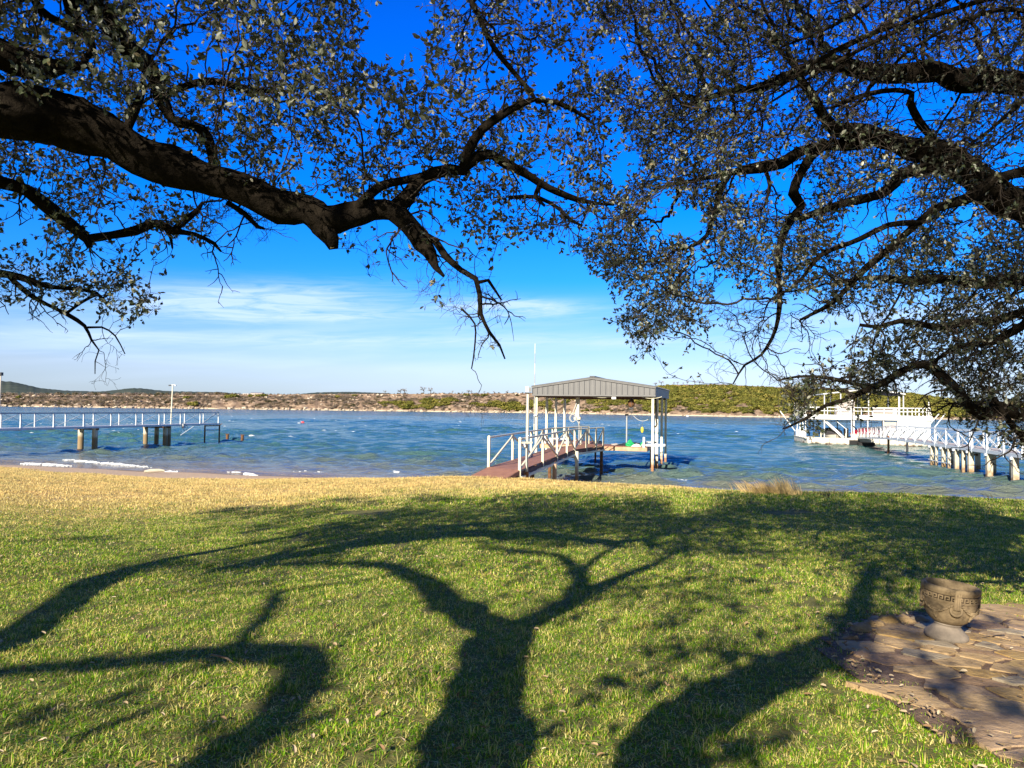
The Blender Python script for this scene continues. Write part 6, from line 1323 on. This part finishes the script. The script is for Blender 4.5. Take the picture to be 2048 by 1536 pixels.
addl(G, LB, [(6.7, 6.8, 5.7, .22)] + px_limb_s(.86, [(2250, 205, 6.9, 32), (2048, 168, 6.8, 28), (1950, 157, 6.7, 25), (1850, 147, 6.6, 23), (1750, 142, 6.5, 21), (1660, 128, 6.4, 18), (1600, 145, 6.4, 12), (1520, 172, 6.4, 10), (1440, 190, 6.5, 7), (1380, 210, 6.5, 5)]), tr_)
addl(G, LB, px_limb_s(.86, [(1920, 330, 6.3, 16), (1870, 338, 6.2, 15), (1810, 352, 6.2, 14), (1760, 388, 6.1, 11), (1700, 405, 6.1, 10), (1650, 420, 6.1, 9), (1600, 438, 6.2, 8)]))
addl(G, LB, px_limb_s(.86, [(1910, 330, 6.3, 10), (1872, 285, 6.2, 9), (1835, 240, 6.2, 9), (1818, 205, 6.2, 9), (1822, 188, 6.2, 7), (1790, 180, 6.2, 6), (1740, 188, 6.2, 6), (1665, 215, 6.2, 4)]))
addl(G, LB, px_limb_s(.86, [(2150, 330, 5.6, 14), (2048, 345, 5.5, 13), (1985, 362, 5.5, 13), (1940, 395, 5.5, 12), (1880, 415, 5.5, 10), (1840, 445, 5.6, 9), (1780, 495, 5.7, 8), (1720, 545, 5.8, 7), (1660, 610, 5.9, 5), (1600, 640, 6.0, 3)]))
addl(G, LB, px_limb_s(.86, [(1830, 445, 5.6, 8), (1780, 450, 5.6, 7), (1720, 475, 5.7, 6), (1640, 510, 5.8, 5), (1600, 560, 5.8, 4), (1560, 590, 5.9, 3)]))
addl(G, LB, [(7.0, 6.7, 4.9, .12)] + px_limb_s(.86, [(2300, 540, 6.8, 22), (2048, 562, 6.5, 16), (1960, 566, 6.4, 13), (1880, 562, 6.4, 11), (1820, 562, 6.4, 10), (1760, 555, 6.4, 6), (1700, 560, 6.5, 4)]), tr_)
addl(G, LB, px_limb_s(.86, [(2200, 610, 6.4, 12), (2048, 622, 6.2, 10), (1990, 640, 6.2, 9), (1930, 648, 6.2, 9), (1880, 655, 6.1, 8), (1845, 645, 6.1, 7), (1800, 642, 6.1, 6), (1760, 655, 6.1, 5), (1720, 650, 6.1, 4)]))
addl(G, LB, px_limb_s(.86, [(2150, 580, 5.8, 10), (2048, 650, 5.8, 9), (1990, 680, 5.8, 9), (1940, 690, 5.8, 7), (1900, 700, 5.8, 5), (1860, 730, 5.8, 4)]))
addl(G, LB, [(7.15, 6.8, 4.2, .13)] + px_limb_s(.86, [(2300, 760, 6.3, 24), (2120, 822, 5.8, 19), (2048, 826, 5.6, 17), (2000, 820, 5.5, 16), (1960, 830, 5.5, 15), (1938, 812, 5.5, 13), (1918, 780, 5.5, 12), (1890, 752, 5.6, 12), (1852, 727, 5.6, 10), (1805, 742, 5.6, 8), (1770, 762, 5.7, 8), (1735, 775, 5.7, 7), (1690, 800, 5.7, 5), (1650, 812, 5.7, 4), (1610, 838, 5.7, 3), (1565, 858, 5.7, 1.4)]), tr_)
addl(G, LB, px_limb_s(.86, [(1735, 775, 5.7, 6), (1700, 762, 5.7, 5), (1650, 755, 5.8, 4), (1600, 755, 5.8, 3), (1560, 760, 5.8, 2)]))
addl(G, LB, px_limb_s(.86, [(2180, 900, 5.4, 14), (2070, 890, 5.4, 12), (2040, 868, 5.3, 9), (2015, 845, 5.3, 7), (1990, 800, 5.4, 5), (1960, 770, 5.4, 4)]))
# long bare twigs sweeping down in the upper right
for (a_, b_, c_, d_, rp) in (((2100, -20), (1900, 20), (1700, 110), (1500, 230), 7), ((2100, 20), (1960, 30), (1820, 100), (1690, 230), 6), ((1960, -40), (1820, 40), (1690, 90), (1560, 170), 6), ((1870, -30), (1760, 60), (1640, 120), (1540, 190), 5), ((1800, -60), (1720, 20), (1600, 80), (1500, 120), 5), ((2048, 200), (1980, 260), (1930, 300), (1900, 360), 5), ((1700, 100), (1660, 160), (1600, 230), (1560, 300), 4)):
    addl(G, LB, px_limb_s(.86, [(*a_, 5.2, rp), (*b_, 5.1, rp * .85), (*c_, 5.1, rp * .6), (*d_, 5.2, rp * .3)]), nm='bare_branch')
att = poly_attr(18500, [(1.25, [(1180, -200), (1700, -200), (1660, 120), (1600, 260), (1480, 330), (1400, 480), (1300, 520), (1180, 560), (1135, 520), (1210, 430), (1290, 330), (1210, 200)]),
    (.85, [(1700, -200), (2250, -200), (2250, 560), (2000, 560), (1800, 480), (1620, 420), (1600, 280), (1680, 120)]), (1.0, [(1300, 380), (1640, 400), (1900, 480), (2250, 540), (2250, 720), (2000, 720), (1800, 660), (1600, 590), (1480, 570), (1340, 560)]),
    (.8, [(1160, 480), (1330, 500), (1430, 560), (1370, 640), (1300, 670), (1240, 640), (1170, 610)]), (.30, [(1340, 560), (1580, 580), (1570, 690), (1480, 740), (1430, 660), (1360, 660)]), (.5, [(1230, 620), (1360, 640), (1320, 700), (1270, 725)]),
    (.9, [(1660, 700), (1760, 660), (1900, 680), (2250, 700), (2250, 850), (2080, 860), (1990, 830), (1940, 850), (1900, 800), (1850, 745), (1780, 770), (1700, 815), (1600, 820), (1580, 780)]), (.35, [(1540, 745), (1720, 740), (1700, 860), (1600, 860)]), (.8, [(1950, 840), (2250, 840), (2250, 940), (2030, 900)])],
    lambda x, y: (5.0, 9.5) if x < 1400 else (4.8, 9.0), g2)
G.colonize(att, .082, .098, 60, .34, g2, droop=.05)
G.colonize(other, .28, .3, 50, .22, g2)
def lp2(x, y, v): return np.where(v, np.where((x > 1500) & (y < 480), .50, .74), .95)
bare2 = [[(1420, 600), (1600, 590), (1590, 780), (1420, 780)]]
build_oak('live_oak', 'spreading live oak whose drooping twiggy branches fill the upper right', G, LB, g2, .0021, lp2, .019, .040, bare2, dens=1.35, tw=.0016, spurs=.95)
